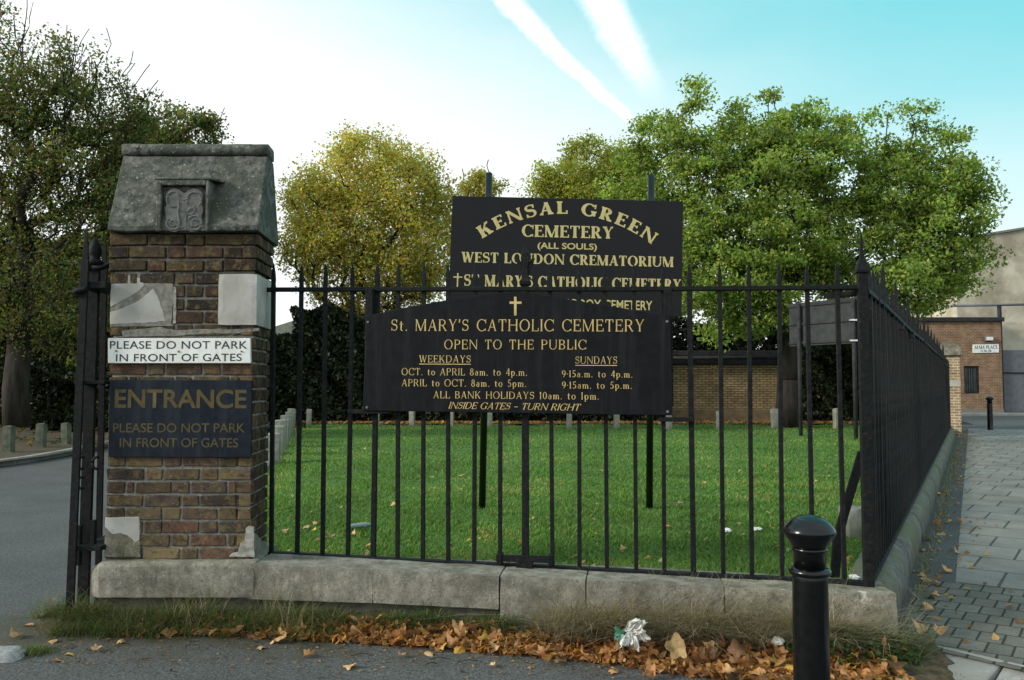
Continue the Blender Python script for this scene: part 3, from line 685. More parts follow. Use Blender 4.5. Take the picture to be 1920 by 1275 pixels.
for r_ in range(NC):
    z0 = PZ0 + r_*ch; z1 = z0 + ch; mt = 0.0068
    out = 0.014 if r_ >= NC-3 else (0.007 if r_ == NC-4 else 0.0)
    p = pat[r_ % 4]; tot = sum(p); x = PX0 - out; W = PX1-PX0+2*out
    soot = 0.62 if r_ >= NC-8 else (0.85 if r_ > NC-13 else 1.0)
    for w in p:
        w = w/tot*W; cq = brr.uniform(.72, 1.25)*soot; cc = tuple(v*cq for v in brr.choice(pal))
        brick(x+mt, x+w-mt, PY-out-.003, PY+.10, z0+mt, z1-mt, cc)
        cq = brr.uniform(.72, 1.25)*soot; cc = tuple(v*cq for v in brr.choice(pal)); brick(x+mt, x+w-mt, PY+PD-.10, PY+PD+out, z0+mt, z1-mt, cc); x += w
    sp = sidep[r_ % 2]; st_ = sum(sp); y = PY-out; D = PD+2*out
    for k, w in enumerate(sp):
        w = w/st_*D
        for xs in ((PX0-out-.003, PX0+.10), (PX1-.10, PX1+out+.003)):
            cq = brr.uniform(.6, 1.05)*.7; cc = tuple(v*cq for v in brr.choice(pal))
            ya, yb = y+mt, y+w-mt
            if k == 0: ya = PY-out+.002
            brick(xs[0], xs[1], ya, yb, z0+mt+.0004, z1-mt-.0004, cc)
        y += w
adopt(b.build("brickwork", M['brick'], bevel=0.004, segs=1), pil)

def pz(py, Yd=PY): return at(340, py, Yd).z
def pxx(px, Yd=PY, py=420): return at(px, py, Yd).x
# rendered patches on the brick: worn outlines, a few millimetres proud
def patch(name, poly, mat, thick=0.012, lab=None, amp=0.004, y=None):
    from mathutils import noise as mn
    yb = (PY - 0.0 if y is None else y); P_ = []
    for i in range(len(poly)):
        a, c_ = poly[i], poly[(i+1) % len(poly)]
        for k in range(6):
            pw = at(a[0]+(c_[0]-a[0])*k/6, a[1]+(c_[1]-a[1])*k/6, PY); x_, z_ = max(pw.x, PX0-.004), pw.z
            q = mn.noise_vector(Vector((x_*30, 0, z_*30)))*amp; P_.append((x_+q.x, yb+.004, z_+q.z))
    m_ = MB(); m_.prism(P_, (0, -thick-.004, 0)); o = m_.build(name, mat, bevel=0.004); adopt(o, pil)
    if lab: o['label'] = lab
    return o
patch("cement_patch", [(200,513),(262,510),(290,516),(324,512),(326,560),(322,606),(326,612),(202,613)], M['cement'], 0.006)
patch("render_patch", [(202,518),(250,516),(266,524),(272,535),(262,545),(236,561),(203,578)], M['render_patch'], 0.0078, "upper piece of a cracked white render patch")
patch("render_patch", [(203,588),(232,577),(262,564),(289,541),(299,560),(306,582),(312,602),(290,605),(250,607),(203,609)], M['render_patch'], 0.0079, "white render below the grey crack")
patch("render_patch", [(273,513),(287,512),(289,521),(277,523)], M['render_patch'], 0.0077)
patch("render_patch", [(197,970),(262,969),(263,1012),(255,1018),(240,1004),(226,1000),(212,1002),(197,988)], M['render_patch'], 0.007, "white render patch at the pillar foot")
patch("cement_patch", [(196,986),(212,1002),(226,1000),(240,1004),(255,1018),(263,1012),(264,1044),(196,1044)], M['stone_corner'], 0.006, "brown lichened lower half of the foot patch")
patch("mortar_smear", [(461,990),(468,986),(477,988),(478,1044),(430,1044),(436,1037),(447,1034),(451,1018),(460,1012)], M['mortar'], 0.006)
patch("mortar_smear", [(228,620),(300,613),(330,619),(380,617),(440,617),(486,615),(486,621),(440,626),(400,625),(330,630),(230,632)], M['cement'], 0.005)
patch("mortar_smear", [(326,536),(331,540),(331,606),(325,608)], M['mortar'], 0.006)
b = MB(); x0, x1 = pxx(411, PY, 560), PX1+0.004
rough_block(b, boxc(x0, x1+.012, PY-.022, PY+PD+.018, pz(610), pz(514)), (8, 8, 6), 0.002, 12, 0.004, 4); o = b.build("stone_block", M['render_patch'], smooth=False); adopt(o, pil)
b = MB(); m_ = [(PX1+.004, PY+.02, PZ0), (PX1+.004, PY+PD-.04, PZ0), (PX1+.001, PY+PD-.03, PZ0+.04), (PX1+.001, PY+.26, PZ0+.07), (PX1+.001, PY+.12, PZ0+.13), (PX1+.001, PY+.03, PZ0+.16)]
b.prism(m_, (0.006, 0, 0)); adopt(b.build("cement_patch", M['cement'], bevel=.003), pil)

# base stone
b = MB(); z0, z1 = 0.318, PZ0 + .008; bx0, bx1 = -2.462, -1.49
prof = [(PY-.092, z0), (PY-.098, z1-.09), (PY-.090, z1-.02), (PY-.062, z1), (PY+PD+.06, z1), (PY+PD+.06, z0)]
rings = []
from mathutils import noise as mnoise
for i in range(15):
    q = i/14; x = bx0 + (bx1-bx0)*q; inset = 0.045 if i == 0 else 0.0
    rr = []
    for (y, z) in prof:
        dz = -inset*0.9 if (i == 0 and z > z1-.03) else 0
        p = Vector((x, y + (inset if y < PY else 0), z + dz)); rr.append(p + mnoise.noise_vector(p*11)*0.004)
    rings.append(rr)
b.loft(rings); adopt(b.build("base_stone", M['stone_pale'], bevel=0.008), pil)
b = MB(); rough_block(b, boxc(bx0+.03, bx1, PY-.05, PY+PD, 0.0, z0-.004), (8, 3, 3), 0.01, 8, 0.01, 2); adopt(b.build("footing", M['brick_dark']), pil)

# gabled cap: eaves front and back, a ridge roll along its length
ey, ez = PY-.07, pz(433, PY-.07); RZ = at(370, 300, PY+PD/2).z; cy_ = PY+PD/2
cx0, cx1 = -2.400, -1.508
b = MB(); rings = []
for i in range(17):
    x = cx0 + (cx1-cx0)*i/16
    pr = [(ey, ez), (ey-.004, ez+.03), (cy_-.105, RZ-.03), (cy_-.09, RZ+.0), (cy_+.09, RZ+.0), (cy_+.105, RZ-.03), (2*cy_-ey+.004, ez+.03), (2*cy_-ey, ez)]
    rr = []
    for y, z in pr: p = Vector((x, y, z)); rr.append(p + mnoise.noise_vector(p*9)*0.006 + mnoise.noise_vector(p*27)*0.003)
    rings.append(rr)
b.loft(rings); adopt(b.build("cap_stone", M['stone_dark'], bevel=0.006), pil)
b = MB(); rings = []
ztop = at(370, 276, cy_).z
for i in range(25):
    x = -2.408 + (2.408-1.507)*i/24; zc = (RZ+.004 + ztop)/2; rz = (ztop-RZ)/2; rr = []
    for k in range(12):
        a = 2*math.pi*k/12; p = Vector((x, cy_ + 0.102*math.copysign(abs(math.cos(a))**.5, math.cos(a)), zc + rz*math.copysign(abs(math.sin(a))**.5, math.sin(a))))
        rr.append(p + mnoise.noise_vector(p*10)*0.003 + mnoise.noise_vector(p*30)*0.003)
    rings.append(rr)
b.loft(rings); adopt(b.build("ridge_roll", M['stone_dark'], smooth=True), pil)
# carved panel: a box frame standing out of the slope, with a monogram in relief
nx0, nx1 = pxx(293, ey), pxx(392, ey); nz1 = at(340, 338, ey).z; nzi = at(340, 348, ey).z; ix0, ix1 = pxx(303, ey), pxx(386, ey)
b = MB()
fy = ey - .012
def slope_y(z): return ey + (z-ez-.03)/(RZ-.03-ez-.03)*(cy_-.105-ey)
for xa, xb in ((nx0, ix0), (ix1, nx1)):
    b.prism([(xa, fy, ez-.004), (xb, fy, ez-.004), (xb, fy, nz1), (xa, fy, nz1)], (0, slope_y(nz1)+.05-fy, 0))
b.prism([(ix0, fy, nzi), (ix1, fy, nzi), (ix1, fy, nz1), (ix0, fy, nz1)], (0, slope_y(nz1)+.05-fy, 0))
b.add([(nx0-.012, fy-.004, nz1), (nx1+.012, fy-.004, nz1), (nx1+.06, slope_y(nz1)+.01, nz1+.012), (nx0-.03, slope_y(nz1)+.01, nz1+.012), (nx0-.012, fy-.004, nz1+.016), (nx1+.012, fy-.004, nz1+.016), (nx1+.06, slope_y(nz1)+.03, nz1+.035), (nx0-.03, slope_y(nz1)+.03, nz1+.035)],
      ((0,3,2,1),(4,5,6,7),(0,1,5,4),(1,2,6,5),(2,3,7,6),(3,0,4,7)))
adopt(b.build("panel_frame", M['stone_dark'], bevel=0.006), pil)
b = MB(); b.box((ix0+.001, fy+.035, ez-.004), (ix1-.001, fy+.09, nzi-.001)); adopt(b.build("panel_back", M['stone_dark']), pil)
b = MB()
W2 = (ix1-ix0)/2; H2 = (nzi-ez)/2; mx_, mz_ = (ix0+ix1)/2, ez + H2 - .012
def lobed(k):
    a = 2*math.pi*k/64; ca, sa = math.cos(a), math.sin(a)
    rr = 0.92 + 0.085*math.cos(4*a+math.pi) + 0.05*math.cos(6*a) + 0.03*math.cos(10*a)
    n = 3.2; sup = (abs(ca)**n + abs(sa)**n)**(-1/n)
    return (mx_ + W2*.95*rr*sup*ca, fy+.036, mz_ + H2*1.0*rr*sup*sa)
b.prism([lobed(k) for k in range(64)], (0, -.026, 0))
def ridge(pts, r_=0.0085):
    b.tube([(mx_+W2*u, fy+.013, mz_+H2*v) for u, v in pts], [r_*.5] + [r_]*(len(pts)-2) + [r_*.5], 6)
def arcp(cx, cy, rx, ry, a0, a1, n=14): return [(cx+rx*math.cos(R(a0+(a1-a0)*k/n)), cy+ry*math.sin(R(a0+(a1-a0)*k/n))) for k in range(n+1)]
ridge(arcp(-.48, .48, .30, .34, 300, 20)); ridge([(-.28,.62),(-.22,.25),(-.26,-.1),(-.20,-.45)] + arcp(-.46, -.58, .30, .28, 20, -230)); ridge(arcp(-.48, -.58, .14, .13, 0, 330), .007)
ridge([(-.2,.1),(0,-.02),(.14,-.08),(.32,.08),(.5,.06)]); ridge([(.12,-.08),(.10,-.4),(.12,-.8)]); ridge(arcp(.45, .45, .33, .34, 220, -60)); ridge(arcp(.50, -.56, .32, .32, 160, -180)); ridge(arcp(.52, -.56, .15, .15, 0, 340), .007)
ridge(arcp(.3, .02, .2, .22, 200, 420)); ridge(arcp(0, .62, .22, .16, 180, 360), .008)
adopt(b.build("carved_monogram", M['stone_carved'], bevel=.006), pil)

# the pillar stands a little out of square: its back leans towards the drive
for ch_ in pil.children:
    for v in ch_.data.vertices: v.co.x -= .07*max(0.0, v.co.y - PY)

# signs on the pillar
def flat_sign(name, label, corners, yplane, thick, mat, bevel=.003, edge=None):
    P_ = [at(px, py, yplane) for px, py in corners]
    P_ = [Vector((p.x, yplane, p.z)) for p in P_]
    root = thing(name, label, "sign", sum(P_, Vector())/4)
    m_ = MB(); m_.prism([p + Vector((0, thick, 0)) for p in P_], (0, -thick, 0)); adopt(m_.build("panel", mat, bevel=bevel), root)
    return root, Face(P_[0]*0 + Vector((P_[0].x, yplane, P_[2].z)), (1,0,0), (0,-1,0), root)
ws, wf_ = flat_sign("parking_sign", "white enamel sign with worn black words about gates, on the brick pillar", [(202,681),(470,681),(469,634),(202,634)], PY-.030, .022, M['white_sign'])
wf_.sans("PLEASE DO NOT PARK", 206, 654, 463.5, 654, 14.6, M['black_letter'], 0.006, 1.05)
wf_.sans("IN FRONT OF GATES", 217.5, 678, 453, 677, 14.2, M['black_letter'], 0.006, 1.05)
m_ = MB()
for px, py in ((218, 658), (335, 659), (453, 659)):
    p = wf_.hit(px, py); m_.lathe([(0.0, 0), (.006, 0), (.006, .004), (0, .0045)], (0,0,0), 8)
    for i in range(len(m_.v)-32, len(m_.v)):
        x, y, z = m_.v[i]; m_.v[i] = (p.x + x, PY-.0305 - z, p.z + y)
adopt(m_.build("screws", mat_plain('rusty_screw', (0.22, 0.13, 0.07), 0.7)), ws).name = "screw_heads"
es, ef = flat_sign("entrance_sign", "weathered blue black entrance board with faded gold capitals, low on the pillar", [(203,857),(471,858),(472,713),(205,712)], PY-.026, .018, M['slate'])
ef.sans("ENTRANCE", 215, 765, 462, 766, 35.5, M['dull_gold'], 0.022)
ef.sans("PLEASE DO NOT PARK", 212, 811, 459, 811, 17.5, M['dull_gold'], 0.006)
ef.sans("IN FRONT OF GATES", 224.5, 838.6, 446.5, 839, 17.5, M['dull_gold'], 0.006)

# ================================================================== stone plinth under the railings
def ztop(t): return 0.515 + (0.425-0.515)*t
pl = thing("stone_wall", "low pale weathered stone plinth under the front railings, reaching from pillar to street corner", "wall", (0.2, 4.95, 0.1))
def plinth_pt(px, back, z):
    """point on the plinth front face (back 0) or its rear edge (back 1)"""
    u = (px-960)/F; a, c_ = Vector((-1.6, 5.02, 0)), Vector((2.07, 4.64, 0)); d = c_-a
    t = (u*a.y-a.x)/(d.x-u*d.y); p = a + d*t
    if back: p = p - FN*(0.40 if px < 1500 else 0.34)
    return Vector((p.x, p.y, z)), t
def stone(px0, px1, zb, seed, setback=0.0, mat='stone_pale', seg=(22, 6, 8), amp=0.006):
    m_ = MB()
    (a, t0), (c_, t1_) = plinth_pt(px0, 0, 0), plinth_pt(px1, 0, 0); a2, c2_ = plinth_pt(px0, 1, 0)[0], plinth_pt(px1, 1, 0)[0]
    a, c_ = a - FN*setback, c_ - FN*setback
    ta, tb = ztop(t0), ztop(t1_)
    rough_block(m_, [(a.x,a.y,ta-zb[0]),(c_.x,c_.y,tb-zb[1]),(c2_.x,c2_.y,tb-zb[1]),(a2.x,a2.y,ta-zb[0]),(a.x,a.y,ta),(c_.x,c_.y,tb),(c2_.x,c2_.y,tb),(a2.x,a2.y,ta)], seg, amp, 5, 0.0025, seed)
    adopt(m_.build("stone", M[mat], smooth=False), pl)
stone(470, 702.45, (.20, .185), 1, amp=.004); stone(702.55, 935, (.185, .185), 2, amp=.004)
stone(937, 1095.8, (.42, .42), 3, .006, amp=.004); stone(1097.2, 1352.4, (.42, .42), 4, .004, amp=.004); stone(1352.6, 1672, (.44, .46), 5, -.002, 'stone_corner', (26, 6, 12), .010)
b = MB()
for px0, px1, dz in ((470, 938, .19), (938, 1098, .012), (1097, 1355, .012)):
    (a, t0), (c_, t1_) = plinth_pt(px0, 0, 0), plinth_pt(px1, 0, 0); a2, c2_ = plinth_pt(px0, 1, 0)[0], plinth_pt(px1, 1, 0)[0]
    q = -FN*.045
    lo = [Vector((p.x, p.y, -.05)) for p in (a+q, c_+q, c2_-q*.3, a2-q*.3)]; hi = [Vector((p.x, p.y, zz)) for p, zz in zip((a+q, c_+q, c2_-q*.3, a2-q*.3), (ztop(t0)-dz, ztop(t1_)-dz, ztop(t1_)-dz, ztop(t0)-dz))]
    rough_block(b, lo+hi, (10, 2, 5), .012, 10, .01, 6)
adopt(b.build("footing", M['brick_dark']), pl)
# the side plinth: rounded coping stones running away up the street
sp_ = thing("side_wall", "long low stone plinth with rounded coping under the side railings along the pavement", "wall", (S0.x, S0.y, 0.1))
prof = [(-.18, .10), (-.18, .38), (-.15, .41), (-.05, .425), (.03, .42), (.075, .40), (.105, .35), (.115, .29), (.112, -.05), (-.18, -.05)]
s = -0.02; k = 0; SL = 20.6
while s < SL:
    ln = min(1.5 + 0.5*rnd.random(), SL-s); b = MB(); rings = []
    nseg = max(2, int(ln/0.16))
    for i in range(nseg+1):
        ss = s + .006 + (ln-.012)*i/nseg; rr = []
        for o_, z in prof:
            p = S0 + SD*ss + SN*(o_ + (-.012 if i in (0, nseg) else 0)*(1 if o_ > 0 else 0)) + Vector((0, 0, z))
            rr.append(p + mnoise.noise_vector(p*7)*0.008 + mnoise.noise_vector(p*21)*.003)
        rings.append(rr)
    b.loft(rings); adopt(b.build("coping_stone", M['stone_side'], smooth=True), sp_); s += ln; k += 1

# ================================================================== railings
def spear(h0, h1, w=.0120, tip=.165):
    """square bar with a spear point; h0 bottom, h1 rail top"""
    b = MB(); prof = [(w, h0), (w, h1-.012), (w*1.06, h1+.012), (w*.92, h1+.035), (w*1.05, h1+.06), (w*.88, h1+.10), (w*.5, h1+tip-.025), (w*.15, h1+tip)]
    b.loft([[Vector((sx*r_, sy*r_, z)) for sx, sy in ((-1,-1),(1,-1),(1,1),(-1,1))] for r_, z in prof]); return b
fr = thing("front_railings", "black iron spear topped railings between the brick pillar and the street corner", "railings", (0.2, 5.1, .5))
fang = math.atan2(FD.y, FD.x)
bar_px = [514,562,609,656,703,748,795,842,890,938,1035,1085,1136,1190,1242,1296,1351,1404,1460,1517,1575]
def fz(t): return 0.505 + (0.437-0.505)*t, 2.152 + (2.107-2.152)*t
first = None
for px in bar_px:
    t = fence_t(px); p = FP1 + (FP2-FP1)*t; zb, zt = fz(t)
    std = px in (703, 1296)
    if first is None:
        first = spear(-.015, zt-zb).build("bar", M['iron'], bevel=.002, segs=1); o = first
    else:
        o = first.copy(); COL.objects.link(o)
    o.parent = fr; o.matrix_parent_inverse = Matrix.Translation(-Vector(fr.location))
    o.location = (p.x, p.y, zb); o.rotation_euler = (R(rnd.uniform(-.3, .3)), R(rnd.uniform(-.4, .4)), fang)
    if std: o.scale = (1.25, 1.25, 1.0)
def rail(pts, hw, hh, name, root, mat='iron'):
    m_ = MB(); rings = []
    for i, p in enumerate(pts):
        d = (pts[min(i+1, len(pts)-1)] - pts[max(i-1, 0)]); d.z = 0; d.normalize(); n = Vector((d.y, -d.x, 0)); z = Vector((0,0,1))
        rings.append([p - n*hw - z*hh, p + n*hw - z*hh, p + n*hw + z*hh, p - n*hw + z*hh])
    m_.loft(rings); o = m_.build(name, M[mat], bevel=.004); adopt(o, root); return o
A0 = FP1 - FD*.14; 
rail([Vector((A0.x, A0.y, 2.150)), FP1 + Vector((0,0,2.150)), FP1.lerp(FP2, .3)+Vector((0,0,2.136)), FP1.lerp(FP2, .62)+Vector((0,0,2.118)), FP2+Vector((0,0,2.107))], .024, .013, "top_rail", fr)
rail([Vector((A0.x, A0.y, .507)), FP1 + Vector((0,0,.507)), FP1.lerp(FP2, .5)+Vector((0,0,.473)), FP2+Vector((0,0,.440))], .024, .013, "bottom_rail", fr)
# centre standard with a leaf-shaped finial
t = fence_t(985); p = FP1.lerp(FP2, t); zb, zt = fz(t)
b = MB(); rot = Matrix.Translation(Vector((p.x, p.y, 0))) @ Matrix.Rotation(fang, 4, 'Z')
b.box((-.020, -.02, zb-.06), (.020, .02, zt+.02), rot)
b.loft([[rot @ Vector((sx*w, sy*d, zt+z)) for sx, sy in ((-1,-1),(1,-1),(1,1),(-1,1))] for w, d, z in ((.032,.03,.02),(.034,.032,.04),(.022,.022,.06),(.017,.018,.12),(.026,.022,.18),(.021,.02,.215),(.003,.003,.268))])
for sg in (-1, 1):
    b.loft([[rot @ Vector((sg*(xc) + sx*w, sy*.012, zt+z)) for sx, sy in ((-1,-1),(1,-1),(1,1),(-1,1))] for xc, w, z in ((.010,.010,.075),(.022,.012,.115),(.036,.013,.15),(.044,.012,.175),(.056,.004,.182))])
adopt(b.build("standard", M['iron'], bevel=.003), fr)
b = MB(); b.box((-.17, -.052, zb+.035), (.175, -.034, zb+.075), rot); b.box((-.165, -.06, zb+.02), (-.135, .02, zb+.08), rot); b.box((.14, -.06, zb+.02), (.17, .02, zb+.08), rot); b.box((-.05,-.056, zb-.01), (.05, -.03, zb+.05), rot)
adopt(b.build("clamp_plate", M['iron'], bevel=.003), fr)
# corner post with a pyramid point, short upper rail and leaning brace
cp = FP2.copy(); b = MB(); rc = Matrix.Translation(cp) @ Matrix.Rotation(fang, 4, 'Z')
b.box((-.026, -.026, .40), (.026, .026, 2.20), rc)
b.loft([[rc @ Vector((sx*w, sy*w, z)) for sx, sy in ((-1,-1),(1,-1),(1,1),(-1,1))] for w, z in ((.036,2.19),(.036,2.205),(.029,2.235),(.019,2.262),(.0115,2.27),(.009,2.36),(.0025,2.43))])
adopt(b.build("corner_post", M['iron'], bevel=.003), fr)
q1 = at(1545, 560, 4.98); q2 = at(1622, 547, 4.86)
b = MB(); b.prism([at(1545, 550, 5.0), at(1630, 541, 4.87), at(1630, 553, 4.87), at(1545, 560, 5.0)], (0, .012, 0)); adopt(b.build("upper_bar", M['iron'], bevel=.002), fr)
b = MB(); bp = [at(1618, 846, 5.02), at(1583, 965, 4.98), at(1571, 1010, 4.96), at(1566, 1083, 4.93)]
rail_pts = [Vector(p) for p in bp]; rings = []
for p in rail_pts: rings.append([p + Vector((-.027, 0, 0)), p + Vector((.027, -.004, 0)), p + Vector((.027, .012, 0)), p + Vector((-.027, .016, 0))])
b.loft(rings); adopt(b.build("brace", M['iron'], bevel=.003), fr)

sr = thing("side_railings", "long run of black iron spear railings receding up the pavement to a brick pier", "railings", (S0.x, S0.y, .45))
sang = math.atan2(SD.y, SD.x); NB = 134; spc = .152; first = None; rest = MB(); SPLIT = 15.6
def sz(s): return (.430, 2.10) if s < SPLIT else (.430, 2.02)
for i in range(1, NB+1):
    s = i*spc; p = S0 + SD*s; zb, zt = sz(s); tall = (i % 9 == 0)
    jx, jy, jz = R(rnd.uniform(-.5,.5)), R(rnd.uniform(-.6,.6)), rnd.uniform(-.006,.006)
    if i <= 100:
        if first is None: first = spear(-.02, 1.67, .0140, .18).build("bar", M['iron'], bevel=.002, segs=1); o = first
        else: o = first.copy(); COL.objects.link(o)
        o.parent = sr; o.matrix_parent_inverse = Matrix.Translation(-Vector(sr.location))
        o.location = (p.x, p.y, zb+jz); o.rotation_euler = (jx, jy, sang); o.scale = (1.15, 1.15, 1.075) if tall else (1, 1, (zt-zb)/1.67)
    else:
        src = spear(-.02, zt-zb, .0140, .18); Mx = Matrix.Translation((p.x, p.y, zb+jz)) @ Matrix.Rotation(sang, 4, 'Z'); rest.add([Mx @ Vector(v) for v in src.v], src.f)
stuff(adopt(rest.build("far_bars", M['iron']), sr))
for s0_, s1_ in ((0.0, SPLIT), (SPLIT, NB*spc+.1)):
    zt = sz(s0_+.1)[1]; rail([S0+SD*(s0_+(s1_-s0_)*q)+Vector((0,0,zt + .008*math.sin(q*17))) for q in np.linspace(0, 1, 12)], .024, .014, "top_rail", sr)
    rail([S0+SD*(s0_+(s1_-s0_)*q)+Vector((0,0,.44)) for q in np.linspace(0, 1, 6)], .024, .012, "bottom_rail", sr)
for s_k in (2.6, 4.0):
    p = S0 + SD*s_k + SN*.03 + Vector((0,0,2.04)); m_ = MB(); m_.box((-.05, -.02, -.03), (.05, .02, .03), Matrix.Translation(p) @ Matrix.Rotation(sang, 4, 'Z')); adopt(m_.build("rail_clip", M['iron'], bevel=.004), sr)

# ================================================================== notice board on the railings
yb = .062
o_ = FP1 + FN*yb; o_.z = 1.0
nb = thing("notice_board", "black notice board with low peaked top and gold cemetery opening hours, fixed to the railings", "notice board", (0.0, 5.1, 1.6))
nf = Face(o_, FD, FN, nb)
outline = [(680,770),(1261,779),(1257,593),(1170,578),(1084,564),(998,549.5),(967.5,547),(934,549),(847,561),(772,574),(687,592)]
P_ = nf.pts(outline); b = MB(); b.prism([p - FN*.024 for p in P_], FN*.024); adopt(b.build("panel", M['board'], bevel=.003), nb)
G = M['gold']
nf.bars([(966.2, 591.5, 966.2, 556.5, 4.6), (955.5, 567.4, 977.8, 567.6, 4.4)], G, "cross_emblem")
nf.serif("St. MARY'S CATHOLIC CEMETERY", 733, 620.3, 1208, 621.5, 21.5, ROMAN, G, .13, word=.55)
nf.serif("OPEN TO THE PUBLIC", 832.8, 654.5, 1099.5, 655.2, 17.6, ROMAN, G, .15, word=.6)
nf.serif("WEEKDAYS", 785.7, 679.6, 882.9, 680, 13.4, ROMAN, G, .13, word=.55)
nf.serif("SUNDAYS", 1078.6, 682, 1157.5, 682, 13.4, ROMAN, G, .13, word=.55)
nf.bars([(786, 682.6, 883, 683, 1.3), (1079, 685, 1157, 685.2, 1.3)], G, "underline")
nf.serif("OCT. to APRIL 8am. to 4p.m.", 753, 703.3, 988.3, 704.5, 13.2, ROMAN, G, .13, word=.55)
nf.serif("APRIL to OCT. 8am. to 5pm.", 753, 724, 987, 725.5, 13.2, ROMAN, G, .13, word=.55)
nf.serif("9\u00b715a.m. to 4p.m.", 1053.4, 707, 1186, 708, 12.8, ROMAN, G, .13, word=.55)
nf.serif("9\u00b715am. to 5p.m.", 1053.4, 728.3, 1185, 729, 12.8, ROMAN, G, .13, word=.55)
nf.serif("ALL BANK HOLIDAYS 10am. to 1pm.", 812.4, 746.6, 1123, 749.2, 13.2, ROMAN, G, .13, word=.55)
nf.serif("INSIDE GATES - TURN RIGHT", 840.3, 766, 1086, 770, 12.4, (0.11, 0.06, 0.035, 0.03), G, .06, slant=.28)
for px in (690, 1253):
    a = nf.hit(px, 585) - FN*.03; m_ = MB(); Mx = Matrix.Translation(Vector((a.x, a.y, 0))) @ Matrix.Rotation(fang, 4, 'Z')
    m_.box((-.024, -.016, a.z-.55), (.024, .016, nf.hit(px, 540).z), Mx); adopt(m_.build("mounting_strap", M['iron'], bevel=.003), nb)
for pa, pb, y_ in ((650, 728, 772), (1236, 1302, 787)):
    m_ = MB(); a, c_ = nf.hit(pa, y_)-FN*.03, nf.hit(pb, y_)-FN*.03; m_.prism([a+Vector((0,0,-.012)), c_+Vector((0,0,-.012)), c_+Vector((0,0,.014)), a+Vector((0,0,.014))], FN*.02); adopt(m_.build("bracket", M['iron'], bevel=.003), nb)
m_ = MB()
for px, py in ((690, 604), (1251, 603), (688, 764), (1252, 772)):
    a = nf.hit(px, py); m_.lathe([(0,0),(.009,0),(.007,.006),(0,.007)], (0,0,0), 8)
    for i in range(len(m_.v)-32, len(m_.v)): x, y, z = m_.v[i]; q = a + FD*x + FN*z + Vector((0,0,y)); m_.v[i] = tuple(q)
adopt(m_.build("bolt_heads", M['grey_steel']), nb)

# ================================================================== large sign on two poles, on the lawn
BY = 8.0
bs = thing("cemetery_sign", "large gloss black cemetery sign on two round black poles standing in the lawn", "sign", (0.6, BY, LZ))
d1, d2 = at(848, 367, BY), at(1281, 377.5, BY+.12); bux = Vector((d2.x-d1.x, d2.y-d1.y, 0)).normalized(); bn = Vector((bux.y, -bux.x, 0))
bf = Face(d1, bux, bn, bs)
P_ = bf.pts([(840,586),(1278,593),(1281,377.5),(848.5,367)]); b = MB(); b.prism([p - bn*.012 for p in P_], bn*.012); adopt(b.build("panel", M['board_gloss'], bevel=.002), bs)
CG_ = M['cream_gold']
bf.arc("KENSAL GREEN", (904, 448), (1071.5, 401.5), (1222, 459), 23.5, (0.21, 0.10, 0.05, 0.075), CG_, .13)
bf.serif("CEMETERY", 978, 443.5, 1150, 447.6, 22.5, BOLD, CG_, .05)
bf.sans("(ALL SOULS)", 1008, 465.6, 1119, 468.2, 11.6, CG_, .018)
bf.serif("WEST LONDON CREMATORIUM", 864.8, 491.5, 1263, 500.8, 19.3, BOLD, CG_, .05)
bf.bars([(857.5, 538, 858.5, 512, 2.6), (850, 519.3, 866.5, 519.7, 2.4)], CG_, "cross_emblem")
bf.serif("ST MARY'S CATHOLIC CEMETERY", 869.7, 535.8, 1277, 545, 21.5, CONDENSED, CG_, .05)
bf.sans("ORTHODOX CEMETERY", 1016, 577, 1223, 582, 17.8, CG_, .012)
for (tx, ty), (bx, by) in (((917, 325), (903.5, 964)), ((1221, 330), (1217.5, 967))):
    gnd = onz(bx, by, LZ); top = at(tx, ty, gnd.y + (.02)); base = Vector((gnd.x, gnd.y, LZ-.1))
    yp = BY + .10; top.y = yp + (0.06 if tx > 1000 else 0); base.y = top.y
    sc_ = top.y/ at(tx, ty, top.y).y
    top = at(tx, ty, top.y); bb = onz(bx, by, LZ); base = Vector((at(bx, by, top.y).x, top.y, LZ-.1))
    m_ = MB(); m_.tube([base, base.lerp(top, .5), top], .033, 16); adopt(m_.build("pole", M['iron_gloss'], smooth=True), bs)

# ================================================================== trees
def leaf_mesh(name, pos, size, pal, mat, seed, up=0.5, parent=None, wid=0.6, jitter=.25, weights=None, bright=None):
    """many small folded leaves (two triangles along a midrib) at the given points"""
    g = np.random.default_rng(seed); n = len(pos)
    nrm = g.normal(size=(n, 3)); nrm[:, 2] += up*1.6; nrm /= np.linalg.norm(nrm, axis=1, keepdims=True)
    a = g.normal(size=(n, 3)); a[:, 2] -= .4; a -= nrm*(a*nrm).sum(1, keepdims=True); a /= np.linalg.norm(a, axis=1, keepdims=True)
    b = np.cross(nrm, a); L_ = (size*g.uniform(.65, 1.35, n))[:, None]; fold = nrm*L_*.16
    P0 = pos - a*L_*.5; P1 = pos + b*L_*wid*.5 + fold; P2 = pos + a*L_*.5; P3 = pos - b*L_*wid*.5 + fold
    V_ = np.stack([P0, P1, P2, P3], 1).reshape(-1, 3); i = np.arange(n)*4
    T_ = np.concatenate([np.stack([i, i+1, i+2], 1), np.stack([i, i+2, i+3], 1)])
    pal = np.array(pal); c = pal[g.choice(len(pal), n, p=weights)]*g.uniform(1-jitter, 1+jitter, (n, 1))
    if bright is not None: c = c*bright[:, None]
    return mesh_np(name, V_, T_, mat, np.repeat(c, 4, 0), parent)

